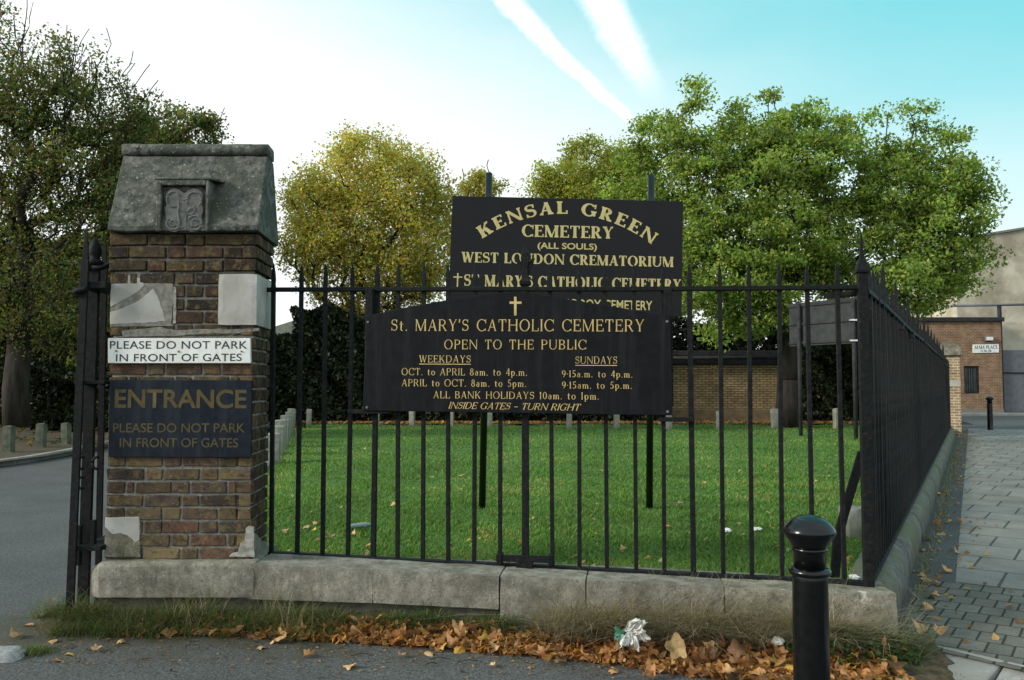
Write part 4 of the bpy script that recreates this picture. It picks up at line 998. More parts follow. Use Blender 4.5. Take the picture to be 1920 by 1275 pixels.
def tree(name, label, base, trunk_r, fork, lobes, nclump, per, lsize, pal, seed, group=None, crad=.55, mat='leaf', lean=(0,0), shell=.45, up=.5, bare=0, multi=1, flat=.7, weights=None, thin=.011, cmin=0.0, tones=(.72, 1.22), wob=1.0):
    """trunk and limbs grown towards clump centres that fill the crown lobes; each clump carries leaves"""
    g = np.random.default_rng(seed); base = np.array(base, float)
    root = thing(name, label, "tree", tuple(base), group)
    vol = np.array([l[3]*l[4]*l[5] for l in lobes])**.75; vol /= vol.sum(); C_ = []
    while len(C_) < nclump:
        l = lobes[g.choice(len(lobes), p=vol)]; d = g.normal(size=3); d /= np.linalg.norm(d)
        r_ = g.uniform(0, 1)**shell; q = np.array(l[:3]) + d*np.array(l[3:6])*r_*(1 + wob*(.13*math.sin(5*d[0]+7*d[2]+seed) + .08*math.sin(11*d[0]-9*d[2])))
        if q[2] > base[2] + cmin: C_.append(q)
    C_ = np.array(C_)
    nodes = [base, base + np.array([lean[0]*.5, lean[1]*.5, fork*.5]), base + np.array([lean[0], lean[1], fork])]; par = [-1, 0, 1]; tops = [2]
    for k in range(multi-1):
        a = 2*math.pi*k/max(1, multi-1); nodes.append(base + np.array([math.cos(a)*.45, math.sin(a)*.45, fork*(1.25+.3*g.uniform())])); par.append(1); tops.append(len(nodes)-1)
    T0 = nodes[2]; order = np.argsort(np.linalg.norm((C_-T0)*np.array([1, 1, .8]), axis=1)); leafnode = []
    for i in order:
        p = C_[i]; N_ = np.array(nodes[2:]); v = p - N_; dist = np.linalg.norm(v, axis=1)
        cost = dist + .35*np.maximum(0, N_[:, 2]-p[2]) + .25*np.linalg.norm(N_-T0, axis=1)
        j = int(np.argmin(cost)) + 2; q = nodes[j]; d = p - q; L_ = np.linalg.norm(d); k = j
        ns = 2 if L_ > 1.2 else 1
        for s in range(1, ns+1):
            f = s/(ns+1); nodes.append(q + d*f + np.array([0, 0, .10*L_*math.sin(math.pi*f)]) + g.normal(size=3)*.05*L_); par.append(k); k = len(nodes)-1
        nodes.append(p); par.append(k); leafnode.append(len(nodes)-1)
    for i in range(bare):
        j = leafnode[g.integers(len(leafnode))]; p = nodes[j]; d = (p - T0); d /= np.linalg.norm(d); d[2] = abs(d[2]) + .6; d += g.normal(size=3)*.35; d /= np.linalg.norm(d); k = j
        for s in range(3):
            nodes.append(nodes[k] + d*.32 + g.normal(size=3)*.06); par.append(k); k = len(nodes)-1
    w = np.ones(len(nodes))*.0
    kids = [0]*len(nodes)
    for i in range(1, len(nodes)): kids[par[i]] += 1
    for i in range(len(nodes)): 
        if kids[i] == 0: w[i] = 1
    for i in range(len(nodes)-1, 0, -1): w[par[i]] += w[i]
    rad = np.maximum(thin, trunk_r*np.sqrt(w/w[0])*np.array([1.0 if i > 1 else 1.15 for i in range(len(nodes))])); rad[0] = trunk_r*1.35
    b = MB()
    for i in range(1, len(nodes)):
        p = par[i]; r0, r1 = rad[p], rad[i]
        if p > 1: r0 = min(r0, r1*1.35)
        b.tube([nodes[p], (nodes[p]+nodes[i])/2 + g.normal(size=3)*.02*np.linalg.norm(nodes[i]-nodes[p]), nodes[i]], [r0, (r0+r1)/2, r1], 8 if r1 > .05 else 4)
    adopt(b.build("trunk", M['bark'], smooth=True, fix=False), root)
    pos = np.repeat(C_, per, 0); 
    dd = g.normal(size=(len(pos), 3)); dd /= np.linalg.norm(dd, axis=1, keepdims=True); rr = g.uniform(0, 1, (len(pos), 1))**.6
    cs = np.repeat(g.uniform(.6, 1.25, nclump), per)[:, None]
    pos = pos + dd*rr*crad*cs*np.array([1, 1, flat]); tone = np.repeat(g.uniform(tones[0], tones[1], nclump), per)
    o = leaf_mesh("crown", pos, lsize, pal, M[mat], seed+1, up, None, weights=weights, bright=tone); adopt(o, root)
    return root
def lobe(px, py, rx, rz, Yd, dy=0.0, ry=None):
    p = at(px, py, Yd); return (p.x, Yd+dy, p.z, rx*Yd/F, (ry if ry is not None else rx*Yd/F*.85), rz*Yd/F)

ORANGE = [(.27,.29,.062), (.33,.30,.068), (.21,.27,.06), (.33,.24,.062), (.18,.25,.056), (.30,.27,.064), (.36,.26,.066)]
GREEN = [(.175,.26,.058), (.235,.305,.068), (.125,.205,.05), (.29,.325,.078), (.10,.17,.045)]
OLIVE = [(.085,.135,.042), (.115,.155,.046), (.06,.10,.034), (.145,.135,.046), (.12,.085,.036)]
YEL = [(.29,.32,.066), (.24,.29,.06), (.34,.31,.066), (.19,.25,.052)]
for P__ in (ORANGE, GREEN, OLIVE, YEL):
    P__[:] = [(r_*1.14, g_*1.14, b_*1.2) for r_, g_, b_ in P__]
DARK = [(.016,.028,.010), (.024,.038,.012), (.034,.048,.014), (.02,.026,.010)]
D1 = 28.0
tree("broadleaf_tree", "dome shaped autumn tree of orange green leaves and many upright stems, behind the brick pillar", at(672, 790, D1) * 1.0, .20, 1.6,
     [lobe(696, 428, 168, 180, D1)], 640, 112, .10, [(r_*1.25, g_*1.22, b_*1.35) for r_, g_, b_ in ORANGE], 21, crad=.60, shell=.30, multi=7, bare=0, flat=1.0, wob=.25, thin=.016, tones=(.8, 1.2))
D2 = 24.0
tree("broadleaf_tree", "large spreading green tree with heavy limbs standing before the yellow brick shed and cream building", at(1478, 800, D2), .30, 2.6,
     [lobe(1300, 285, 105, 140, D2), lobe(1420, 400, 190, 150, D2), lobe(1530, 300, 140, 130, D2, .5), lobe(1740, 320, 105, 125, D2, .2), lobe(1760, 440, 100, 110, D2), lobe(1340, 540, 130, 95, D2, -.8), lobe(1640, 520, 170, 85, D2, -.3), lobe(1200, 350, 65, 110, D2, .4), lobe(1800, 380, 60, 70, D2), lobe(1370, 575, 120, 70, D2, -.9), lobe(1290, 430, 90, 90, D2, -.4), lobe(1520, 480, 140, 90, D2, .6), lobe(1790, 520, 70, 70, D2), lobe(1420, 270, 90, 100, D2, .3), lobe(1640, 330, 80, 120, D2, .3), lobe(1240, 270, 60, 70, D2), lobe(1690, 430, 110, 110, D2, -.5), lobe(1180, 430, 60, 90, D2, .5)],
     1050, 128, .112, GREEN, 33, crad=.56, shell=.40, bare=0, lean=(.12, 0), flat=.62, tones=(.68, 1.34), wob=.8)
D3 = 31.0
tree("broadleaf_tree", "smaller yellow leaved tree rising behind the large black cemetery sign", at(1085, 790, D3), .14, 2.4,
     [lobe(1105, 345, 80, 95, D3), lobe(1185, 345, 55, 90, D3), lobe(1050, 400, 65, 90, D3), lobe(1030, 360, 40, 50, D3), lobe(1140, 450, 75, 120, D3)], 330, 140, .11, YEL, 41, crad=.6, bare=4)
D3b = 33.0
tree("broadleaf_tree", "thin olive tree top showing beside the left pole of the cemetery sign", at(900, 790, D3b), .12, 2.4,
     [lobe(905, 360, 42, 40, D3b), lobe(890, 450, 60, 100, D3b)], 120, 120, .11, ORANGE, 43, crad=.5, bare=6)
D4 = 19.0
tree("broadleaf_tree", "tall dark tree with bare top twigs, its trunk by the drive's left edge", at(32, 800, D4), .22, 3.6,
     [lobe(50, 330, 210, 240, D4), lobe(130, 200, 120, 150, D4), lobe(200, 400, 150, 150, D4, .5), lobe(-60, 160, 150, 160, D4), lobe(40, 560, 200, 100, D4), lobe(230, 250, 70, 90, D4)],
     600, 105, .08, OLIVE, 57, crad=.55, shell=.5, bare=380, thin=.007)
D5 = 26.0
tree("broadleaf_tree", "darker green tree filling the gap between the tall dark tree and the brick pillar", at(300, 800, D5), .2, 2.4,
     [lobe(330, 300, 85, 100, D5), lobe(270, 430, 120, 180, D5), lobe(400, 310, 42, 55, D5), lobe(240, 300, 90, 110, D5), lobe(365, 285, 78, 85, D5), lobe(380, 450, 90, 130, D5), lobe(200, 560, 120, 120, D5)], 380, 150, .115, OLIVE, 61, crad=.55, bare=20)
D6 = 25.0
tree("broadleaf_tree", "shaded dark tree low behind the tall tree, half hidden by the black gate pier", at(150, 800, D6), .18, 2.0,
     [lobe(110, 560, 130, 130, D6), lobe(10, 600, 130, 120, D6), lobe(170, 640, 100, 90, D6)], 240, 90, .12, OLIVE, 67, crad=.6)

# ------------------------------------------------------------------ hedges and bushes: leafy masses, each a plant of its own
def bush(name, label, x0, x1, y0, y1, z0, z1, n, lsize, pal, seed, cat="hedge", group=None):
    g = np.random.default_rng(seed); root = thing(name, label, cat, ((x0+x1)/2, (y0+y1)/2, z0), group)
    pos = np.empty((n, 3)); pos[:, 0] = g.uniform(x0, x1, n); dep = g.uniform(0, 1, n)**2.2
    zt = z1 + .22*np.sin(pos[:, 0]*2.1+seed) + .14*np.sin(pos[:, 0]*5.3)
    pos[:, 2] = z0 + (zt-z0)*g.uniform(0, 1, n)**.85
    pos[:, 1] = y0 + (y1-y0)*dep + .18*np.sin(pos[:, 0]*3.1+pos[:, 2]*2.7+seed) + .12*np.sin(pos[:, 0]*7+pos[:, 2]*5)
    top = g.uniform(0, 1, n) < .28; pos[top, 2] = zt[top] - g.uniform(0, .25, top.sum()); pos[top, 1] = g.uniform(y0, y1, top.sum())
    tone = .75 + .3*np.sin(pos[:, 0]*4.1+pos[:, 2]*3.3)*np.sin(pos[:, 2]*2.2+seed)
    adopt(leaf_mesh("foliage", pos, lsize, pal, M['hedge_leaf'], seed+1, .3, None, bright=tone), root)
    b = MB()
    for k in range(max(3, int((x1-x0)*1.6))):
        x = g.uniform(x0+.1, x1-.1); y = g.uniform(y0+.25, y1-.1); p = np.array([x, y, z0-.1])
        for s in range(2): q = p + np.array([g.normal()*.25, g.normal()*.15, (z1-z0)*.42]); b.tube([p, q], [.035, .02], 5); p = q
    # inside of the hedge: stems and larger, darker leaves
    adopt(b.build("stems", M['bark'], fix=False), root)
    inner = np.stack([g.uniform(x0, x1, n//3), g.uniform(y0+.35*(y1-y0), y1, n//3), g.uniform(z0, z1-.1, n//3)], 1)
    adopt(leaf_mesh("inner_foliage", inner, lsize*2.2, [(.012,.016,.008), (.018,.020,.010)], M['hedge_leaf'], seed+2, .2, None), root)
    return root
g_h = 'dark hedge bushes along the back of the lawn'
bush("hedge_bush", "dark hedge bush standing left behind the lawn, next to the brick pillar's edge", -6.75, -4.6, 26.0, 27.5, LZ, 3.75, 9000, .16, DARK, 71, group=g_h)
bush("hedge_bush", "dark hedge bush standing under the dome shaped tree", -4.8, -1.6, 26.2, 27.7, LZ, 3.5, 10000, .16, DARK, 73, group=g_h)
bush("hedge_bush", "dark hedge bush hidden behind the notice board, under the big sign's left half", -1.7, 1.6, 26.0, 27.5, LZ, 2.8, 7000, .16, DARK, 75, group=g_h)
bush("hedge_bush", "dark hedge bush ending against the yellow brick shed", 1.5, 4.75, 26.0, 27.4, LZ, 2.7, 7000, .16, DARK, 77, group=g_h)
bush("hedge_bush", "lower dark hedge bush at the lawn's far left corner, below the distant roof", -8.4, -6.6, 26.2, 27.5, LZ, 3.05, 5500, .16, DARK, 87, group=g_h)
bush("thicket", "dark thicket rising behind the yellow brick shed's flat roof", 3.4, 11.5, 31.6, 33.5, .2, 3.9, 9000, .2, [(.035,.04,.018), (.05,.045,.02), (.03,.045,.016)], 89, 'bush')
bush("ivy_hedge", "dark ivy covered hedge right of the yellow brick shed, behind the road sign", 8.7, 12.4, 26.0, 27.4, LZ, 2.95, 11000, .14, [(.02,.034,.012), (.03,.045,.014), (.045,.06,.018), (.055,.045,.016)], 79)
g_w = 'shaded bushes beyond the drive'
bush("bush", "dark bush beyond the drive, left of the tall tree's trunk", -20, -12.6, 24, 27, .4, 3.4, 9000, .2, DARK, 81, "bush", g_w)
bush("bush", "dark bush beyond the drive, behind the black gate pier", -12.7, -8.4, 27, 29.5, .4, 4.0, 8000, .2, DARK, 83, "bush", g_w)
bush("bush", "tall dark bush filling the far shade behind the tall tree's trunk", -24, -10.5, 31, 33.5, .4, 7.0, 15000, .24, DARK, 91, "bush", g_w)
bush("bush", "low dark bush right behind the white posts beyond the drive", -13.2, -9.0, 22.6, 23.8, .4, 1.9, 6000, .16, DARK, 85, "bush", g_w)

# ------------------------------------------------------------------ stub posts round the lawn and beyond the drive
def post_mb(w, h, seed):
    b = MB(); rough_block(b, boxc(-w/2, w/2, -w/2, w/2, -.15, h), (2, 2, 6), .004, 9, .012, seed); return b
src = post_mb(.15, .50, 3).build("stub_post", M['post'], smooth=False); first = True
plist = [(579,798,LZ,1), (706,800,LZ,1), (773,799,LZ,1), (846,800,LZ,1), (918,801,LZ,1), (1067,804,LZ,1), (1156,804,LZ,1), (1254,806,LZ,1), (1348,804,LZ,1), (1453,803,LZ,1.12), (1570,804,LZ,1.15),
         (16,851,.24,1.12), (76,842,.24,1.1), (124,834,.26,1.0)]
plab = ["grey concrete stub post at the lawn's back left corner", "grey concrete stub post under the notice board's left end", "second concrete stub post from the notice board's left end", "concrete stub post left of the big sign's left pole, at the hedge foot",
        "concrete stub post just right of the big sign's left pole, at the hedge foot", "concrete stub post at the hedge foot between the two poles, left of a pale one", "pale concrete stub post at the hedge foot left of the right pole", "concrete stub post at the left end of the yellow brick shed",
        "concrete stub post before the middle of the yellow brick shed", "pale concrete stub post at the right end of the yellow brick shed", "pale concrete stub post before the ivy hedge",
        "mossy concrete stub post beyond the drive, at the photo's left edge", "middle one of three mossy, shade-darkened concrete stub posts beyond the drive", "mossy, shade-darkened concrete stub post beyond the drive nearest the black gate pier"]
M['post_mossy_shaded'] = mat_noise('mossy_shaded_concrete', (.05,.058,.042), (.125,.14,.10), 9, rough=.95, bumps=.4)  # darker post concrete: tree shade put into the colour, with some moss
for (px, py, z, sc_), lab in zip(plist, plab):
    o = src if first else src.copy()
    if not first: COL.objects.link(o)
    first = False; p = onz(px, py, z)
    o.location = (p.x, p.y, z-.02); o.scale = (sc_, sc_, sc_); o.rotation_euler = (R(rnd.uniform(-2,2)), R(rnd.uniform(-2,2)), R(rnd.uniform(-12,12)))
    tag(o, lab, "post", 'concrete stub posts')
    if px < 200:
        if px == 16: shaded_me = o.data.copy(); shaded_me.materials[0] = M['post_mossy_shaded']
        o.data = shaded_me
# the low white edging of close-set posts on the drive side of the lawn
a, c_ = onz(519, 868, LZ), onz(551, 797, LZ); srcp = post_mb(.20, .56, 8).build("edging_post", M['post'], smooth=False)
for k in range(9):
    o = srcp if k == 0 else srcp.copy()
    if k: COL.objects.link(o)
    p = a.lerp(c_, k/8); o.location = (p.x-.05, p.y, LZ-.03); o.scale = (1, 2.2, .86 + .14*((k*37) % 5)/4); o.rotation_euler = (0, R(rnd.uniform(-2, 2)), R(12))
    tag(o, "white weathered edging post in the close row along the lawn's left side", "post", 'white edging posts in a row')

# ------------------------------------------------------------------ yellow brick shed
YS = 26.6
sx0, sx1 = at(1232, 740, YS).x, at(1512, 740, YS).x; stop = at(1340, 684, YS).z
shd = thing("brick_shed", "low yellow brick shed with dark flat roof edge at the back of the lawn", "shed", ((sx0+sx1)/2, YS+2, LZ))
b = MB(); b.box((sx0, YS, LZ-.3), (sx1, YS+4, stop)); adopt(b.build("wall", M['yellow_brick']), shd)
b = MB(); b.box((sx0-.25, YS-.22, stop+.003), (sx1+.25, YS+4.2, stop+.26)); adopt(b.build("roof_edge", M['roof_felt'], bevel=.02), shd)
b = MB(); b.box((sx0-.33, YS-.30, stop+.263), (sx1+.33, YS+4.3, stop+.43)); adopt(b.build("roof", M['roof_felt'], bevel=.02), shd)
b = MB(); b.tube([(sx0-.3, YS-.33, stop+.20), (sx1+.3, YS-.33, stop+.235)], .05, 8); adopt(b.build("gutter", M['roof_felt'], smooth=True), shd)
b = MB(); b.box((sx0-.01, YS-.03, LZ-.3), (sx1+.01, YS-.002, LZ+.42)); adopt(b.build("plinth", mat_noise('stained_brick_base', (.12,.09,.055), (.22,.16,.09), 6)), shd)
p = at(1338, 684, YS-.02); yp_ = thing("warning_plate", "small yellow warning plate high on the yellow brick shed wall", "sign", (p.x, p.y, p.z))
b = MB(); b.box((p.x-.085, YS-.016, p.z-.085), (p.x+.085, YS-.003, p.z+.06)); adopt(b.build("plate", M['yellow_plate']), yp_)
b = MB(); b.prism([(p.x-.045, YS-.017, p.z-.05), (p.x+.045, YS-.017, p.z-.05), (p.x, YS-.017, p.z+.03)], (0, -.003, 0)); adopt(b.build("symbol", M['blue_letter']), yp_)

# far house roof glimpsed between the pillar and the dome shaped tree
hx = at(548, 600, 46); b = MB(); hs = thing("house", "distant house with green grey roof glimpsed between pillar and tree", "house", (hx.x+2.5, 50, .2))
b.box((hx.x-1.6, 46.4, 0), (hx.x+9, 53, hx.z-1.0)); adopt(b.build("wall", M['red_brick']), hs)
b = MB(); b.prism([(hx.x-3.0, 46, hx.z-1.0), (hx.x+9.3, 46, hx.z-1.0), (hx.x+3.0, 46, hx.z+.9)], (0, 7.4, 0)); adopt(b.build("roof", M['roof_tile']), hs)

# ------------------------------------------------------------------ buildings at the end of the pavement
YB = 40.0
bx = lambda px: at(px, 720, YB).x
bz = lambda py: at(1830, py, YB).z
bb = thing("brick_building", "low red brown brick building with barred window and dark parapet at the pavement's end", "building", (bx(1800), YB+3, .1))
b = MB(); wx0, wx1, wz0, wz1 = bx(1808), bx(1837), bz(738), bz(686); X0, X1 = bx(1690), bx(1880)
for lo, hi in (((X0, YB, 0), (wx0, YB+6, bz(603))), ((wx1, YB, 0), (X1, YB+6, bz(603))), ((wx0, YB, 0), (wx1, YB+6, wz0)), ((wx0, YB, wz1), (wx1, YB+6, bz(603)))): b.box(lo, hi)
adopt(b.build("wall", M['red_brick']), bb)
b = MB(); b.box((X0-.1, YB-.12, bz(603)+.003), (X1+.12, YB+6.1, bz(595))); adopt(b.build("parapet", M['roof_felt'], bevel=.02), bb)
w = MB()
for lo, hi in (((wx0+.002, YB+.05, wz0+.002), (wx0+.08, YB+.12, wz1-.002)), ((wx1-.08, YB+.05, wz0+.002), (wx1-.002, YB+.12, wz1-.002)), ((wx0+.08, YB+.05, wz1-.10), (wx1-.08, YB+.12, wz1-.002)), ((wx0+.08, YB+.05, wz0+.002), (wx1-.08, YB+.12, wz0+.09))): w.box(lo, hi)
wfr = w.build("window", M['roof_felt']); adopt(wfr, bb)
b = MB(); b.box((wx0+.08, YB+.10, wz0+.09), (wx1-.08, YB+.11, wz1-.10)); o = b.build("pane", M['glass']); o.parent = wfr
b = MB()
for k in range(1, 5): x = wx0+.08+(wx1-wx0-.16)*k/5; b.box((x-.012, YB+.02, wz0+.05), (x+.012, YB+.04, wz1-.05))
o = b.build("window_bars", M['iron']); o.parent = wfr
b = MB(); b.box((X0, YB-.06, 0), (X1, YB-.004, .42)); adopt(b.build("base_course", M['cement']), bb)
kb2 = MB(); kb2.box((bx(1660), YB-.9, .0), (bx(2100), YB-.1, .27)); structure(kb2.build("kerb_step", M['kerb'], bevel=.02))
nr, nfp = flat_sign("street_sign", "white street name plate with blue letters on the red brown brick building", [(1824,662),(1873,661),(1873,645),(1824,646)], YB-.03, .025, M['white_sign'], .004)
nfp.serif("ALMA PLACE", 1827, 654.3, 1870.5, 653.8, 6.2, BOLD, M['blue_letter'], .06)
nfp.serif("N.W.10", 1838, 660.3, 1859, 660.1, 4.3, BOLD, M['blue_letter'], .06)
p = at(1855, 635, YB-.1); lb = thing("wall_lamp", "small pale box lamp above the street name plate", "lamp", (p.x, p.y, p.z)); b = MB(); b.box((p.x-.19, YB-.14, p.z-.11), (p.x+.19, YB-.003, p.z+.11)); adopt(b.build("housing", M['grey_steel'], bevel=.03), lb)
b = MB(); b.box((p.x-.16, YB-.155, p.z-.08), (p.x+.16, YB-.141, p.z+.08)); adopt(b.build("cover", M['white_sign'], bevel=.01), lb)
# rendered wall behind and the grey gate
cb = thing("rendered_building", "tall cream rendered building with stained blank wall behind the big green tree", "building", (bx(1900)+6, YB+12, .1))
YC = YB+6.5; b = MB(); zl, zr = at(1800, 452, YC).z, at(1920, 436, YC).z; xl, xr = at(1795, 600, YC).x, at(2100, 600, YC).x
b.prism([(xl, YC, 0), (xr, YC, 0), (xr, YC, zr+1.0), (xl, YC, zl)], (0, 14, 0)); adopt(b.build("wall", M['render']), cb)
b = MB(); b.prism([(xl-.1, YC-.1, zl+.002), (xr+.1, YC-.1, zr+1.002), (xr+.1, YC-.1, zr+1.14), (xl-.1, YC-.1, zl+.142)], (0, 14.2, 0)); adopt(b.build("parapet", M['cement'], bevel=.02), cb)
gt = thing("steel_gate", "grey sheet steel yard gate with a high pole frame beside the brick building", "gate", (bx(1915), YB+.3, .1))
b = MB(); b.box((bx(1884), YB+.2, .28), (bx(1990), YB+.27, bz(700))); b.box((bx(1884), YB+.2, bz(700)+.05), (bx(1990), YB+.27, bz(656))); adopt(b.build("panel", M['grey_steel'], bevel=.01), gt)
b = MB(); b.box((bx(1884), YB+.15, bz(700)), (bx(1990), YB+.3, bz(700)+.048)); b.box((bx(1879.5), YB+.05, .1), (bx(1883.5), YB+.25, bz(572))); adopt(b.build("frame", M['roof_felt']), gt)
b = MB(); b.tube([(bx(1790), YB+.15, bz(573)), (bx(1990), YB+.15, bz(569))], .06, 8); adopt(b.build("top_pole", M['grey_steel'], smooth=True), gt)
lw = thing("yard_wall", "cream rendered yard wall above and behind the grey steel gate", "wall", (bx(1930), YB+1.5, .1)); b = MB(); b.box((bx(1884), YB+1.2, 0), (bx(2050), YB+1.6, bz(601))); adopt(b.build("wall_face", M['render']), lw)

# brick pier at the end of the side railings
pc = S0 + SD*20.95; pr_ = thing("brick_pier", "yellow brick pier with pale stone cap at the far end of the side railings", "pier", (pc.x, pc.y, .1), rz=ang)
b = MB(); b.box((-.24, -.26, -.1), (.24, .26, 2.25)); o = b.build("shaft", M['pier_brick']); o.parent = pr_
b = MB(); b.loft([[Vector((sx*w, sy*w, z)) for sx, sy in ((-1,-1),(1,-1),(1,1),(-1,1))] for w, z in ((.33,2.253),(.33,2.36),(.26,2.50),(.08,2.62))]); o = b.build("cap", M['stone_pale'], bevel=.01); o.parent = pr_
b = MB(); b.box((-.245, -.266, 1.42), (.245, .266, 1.58)); o = b.build("stone_band", M['render_patch']); o.parent = pr_

# road sign seen from behind
rs = thing("road_sign", "grey back of a road sign on two thin posts, inside the lawn's far right corner", "sign", (0, 20, LZ))
a, c_ = at(1481, 608, 20.4), at(1624, 596, 18.6); d = Vector((c_.x-a.x, c_.y-a.y, 0)).normalized(); n = Vector((d.y, -d.x, 0))
def rsp(px, z, off=0.0):
    u = (px-960)/F; t = (u*a.y-a.x)/(d.x-u*d.y); q = a + d*t + n*off; q.z = z; return q
zT, zB = at(1550, 562, 19.4).z, at(1550, 646, 19.4).z
b = MB(); b.prism([rsp(1481, zB), rsp(1626, zB), rsp(1626, zT), rsp(1481, zT)], -n*.02); adopt(b.build("panel", M['sign_back'], bevel=.004), rs)
b = MB()
for z0_, z1_ in ((zT-.10, zT-.045), ((zT+zB)/2-.02, (zT+zB)/2+.03), (zB+.045, zB+.10)): b.prism([rsp(1481, z0_, .002), rsp(1626, z0_, .002), rsp(1626, z1_, .002), rsp(1481, z1_, .002)], n*.03)
adopt(b.build("stiffener", M['roof_felt'], bevel=.004), rs)
for px in (1503, 1606):
    m_ = MB(); g0 = rsp(px, LZ-.1, .07); g1 = rsp(px, zT-.03, .07); m_.tube([g0, g1], .045, 10); adopt(m_.build("post", M['roof_felt'], smooth=True), rs)
m_ = MB()
for z_ in ((zT+zB)/2, zB+.06): q = rsp(1606, z_, .085); m_.box((q.x-.08, q.y-.05, q.z-.018), (q.x+.08, q.y+.03, q.z+.018))
adopt(m_.build("clip", M['bright_clip']), rs)

# ------------------------------------------------------------------ bollards
bol = thing("bollard", "glossy black iron bollard with domed cap, close by in the foreground", "bollard", (0, 0, 0), 'black iron bollards')
def bollard_parts(root):
    b = MB(); b.lathe([(.080, -.05), (.080, .02), (.076, .06), (.0725, .30), (.0705, .74), (.0705, .765)], n=36); b.build("shaft", M['iron_gloss'], root, smooth=True, bevel=.002)
    b = MB(); b.lathe([(.0715, .762), (.082, .767), (.0855, .777), (.082, .787), (.070, .794)], n=36); b.build("collar", M['iron_gloss'], root, smooth=True)
    b = MB(); b.lathe([(.064, .79), (.0645, .856), (.066, .858), (.0715, .863), (.072, .870), (.068, .876)], n=36); b.build("neck", M['iron_gloss'], root, smooth=True)
    b = MB(); b.lathe([(.068, .874), (.074, .886), (.088, .908), (.1025, .926), (.107, .937), (.1055, .947), (.096, .962), (.075, .985), (.048, .999), (.02, 1.006), (.0, 1.008)], n=40); b.build("cap", M['iron_gloss'], root, smooth=True)
bollard_parts(bol)
p = at(1517, 990, 3.56); bol.location = (p.x, p.y, 1.0085-1.0085+(at(1519, 965, 3.56).z-1.008))
o = copy_tree(bol); p = onz(1857, 806, .16); o.location = (p.x, p.y, .15); o.scale = (1.12, 1.12, 1.05); o['label'] = "distant black iron bollard on the pavement before the red brown brick building"

# ------------------------------------------------------------------ black gate pier and folded gate at the pillar's left
gp = thing("gate_pier", "black iron gate pier of three upright bars with a bud finial, beside the brick pillar", "gate pier", (-2.62, 5.2, .1))
def upright(name, pb, pt, Yd, w0, tip, mat='iron', wt_=None):
    a = at(pb[0], pb[1], Yd); c_ = at(pt[0], pt[1], Yd); d = c_-a; a = a - d*(a.z-.12)/d.z
    hw = w0/F*Yd/2; b = MB(); rings = []
    prof = [(1, 0), (1, 1-tip), (1, 1-tip+.001)] + ([(.62, 1-tip*.5), (.25, 1-.01), (.1, 1)] if tip else [])
    for w, q in prof:
        p = a.lerp(c_, q); rings.append([p + Vector((sx*hw*w, sy*hw*w*.45, 0)) for sx, sy in ((-1,-1),(1,-1),(1,1),(-1,1))])
    b.loft(rings); o = b.build(name, M[mat], bevel=.004); adopt(o, gp); return a, c_
l0, l1 = upright("stile", (132, 1120), (163, 423), 5.02, 14, .11)
c0, c1 = upright("post", (157, 1105), (178, 492), 5.16, 20, 0)
r0, r1 = upright("stile", (184, 1092), (197, 440), 5.36, 11, .09)
b = MB(); q = at(178, 492, 5.16)
b.lathe([(.04, -.02), (.052, 0), (.042, .012), (.026, .022), (.036, .045), (.039, .07), (.032, .105), (.016, .14), (.0, .156)], q, 16); adopt(b.build("bud_finial", M['iron'], smooth=True), gp)
b = MB()
for sg, ln in ((-1, .10), (1, .11)): b.tube([q + Vector((0, -.02, -.03)), q + Vector((sg*ln*.5, -.02, -.035)), q + Vector((sg*ln*.85, -.015, -.012)), q + Vector((sg*ln, -.015, .012))], [.02, .017, .013, .008], 6)
adopt(b.build("scroll", M['iron'], smooth=True), gp)
def band(y, h, x0, x1, Yd, dep, name="band"):
    b = MB(); a, c_ = at(x0, y, Yd), at(x1, y, Yd); hh = h/F*Yd/2; b.box((a.x, Yd-.03, a.z-hh), (c_.x, Yd+dep, a.z+hh)); adopt(b.build(name, M['iron'], bevel=.004), gp)
band(535, 13, 153, 203, 5.06, .3); band(717, 7, 143, 200, 5.06, .3); band(1027, 9, 146, 194, 5.06, .3); band(1016, 6, 170, 194, 5.2, .2)
b = MB(); q = at(152, 545, 5.0); b.tube([q + Vector((-.05,0,-.015)), q + Vector((-.02,0,0)), q + Vector((.02,0,.005)), q + Vector((.035,0,.03))], [.012,.022,.016,.008], 6); adopt(b.build("latch", M['iron'], smooth=True), gp)
b = MB()
for px, py in ((153, 868), (181, 868), (153, 905)):
    q = at(px, py, 5.1); b.tube([q + Vector((.025*math.cos(R(t)), 0, .035*math.sin(R(t)))) for t in range(60, 330, 30)], .009, 5)
adopt(b.build("hook", M['iron'], smooth=True), gp)
for xa, ya, xb, yb_ in ((148, 985, 150, 1060), (175, 975, 176, 1030)):
    b = MB(); a, c_ = at(xa, ya, 5.1), at(xb, yb_, 5.1); b.box((a.x-.014, 5.09, c_.z), (a.x+.014, 5.12, a.z)); adopt(b.build("bolt", M['iron'], bevel=.003), gp)

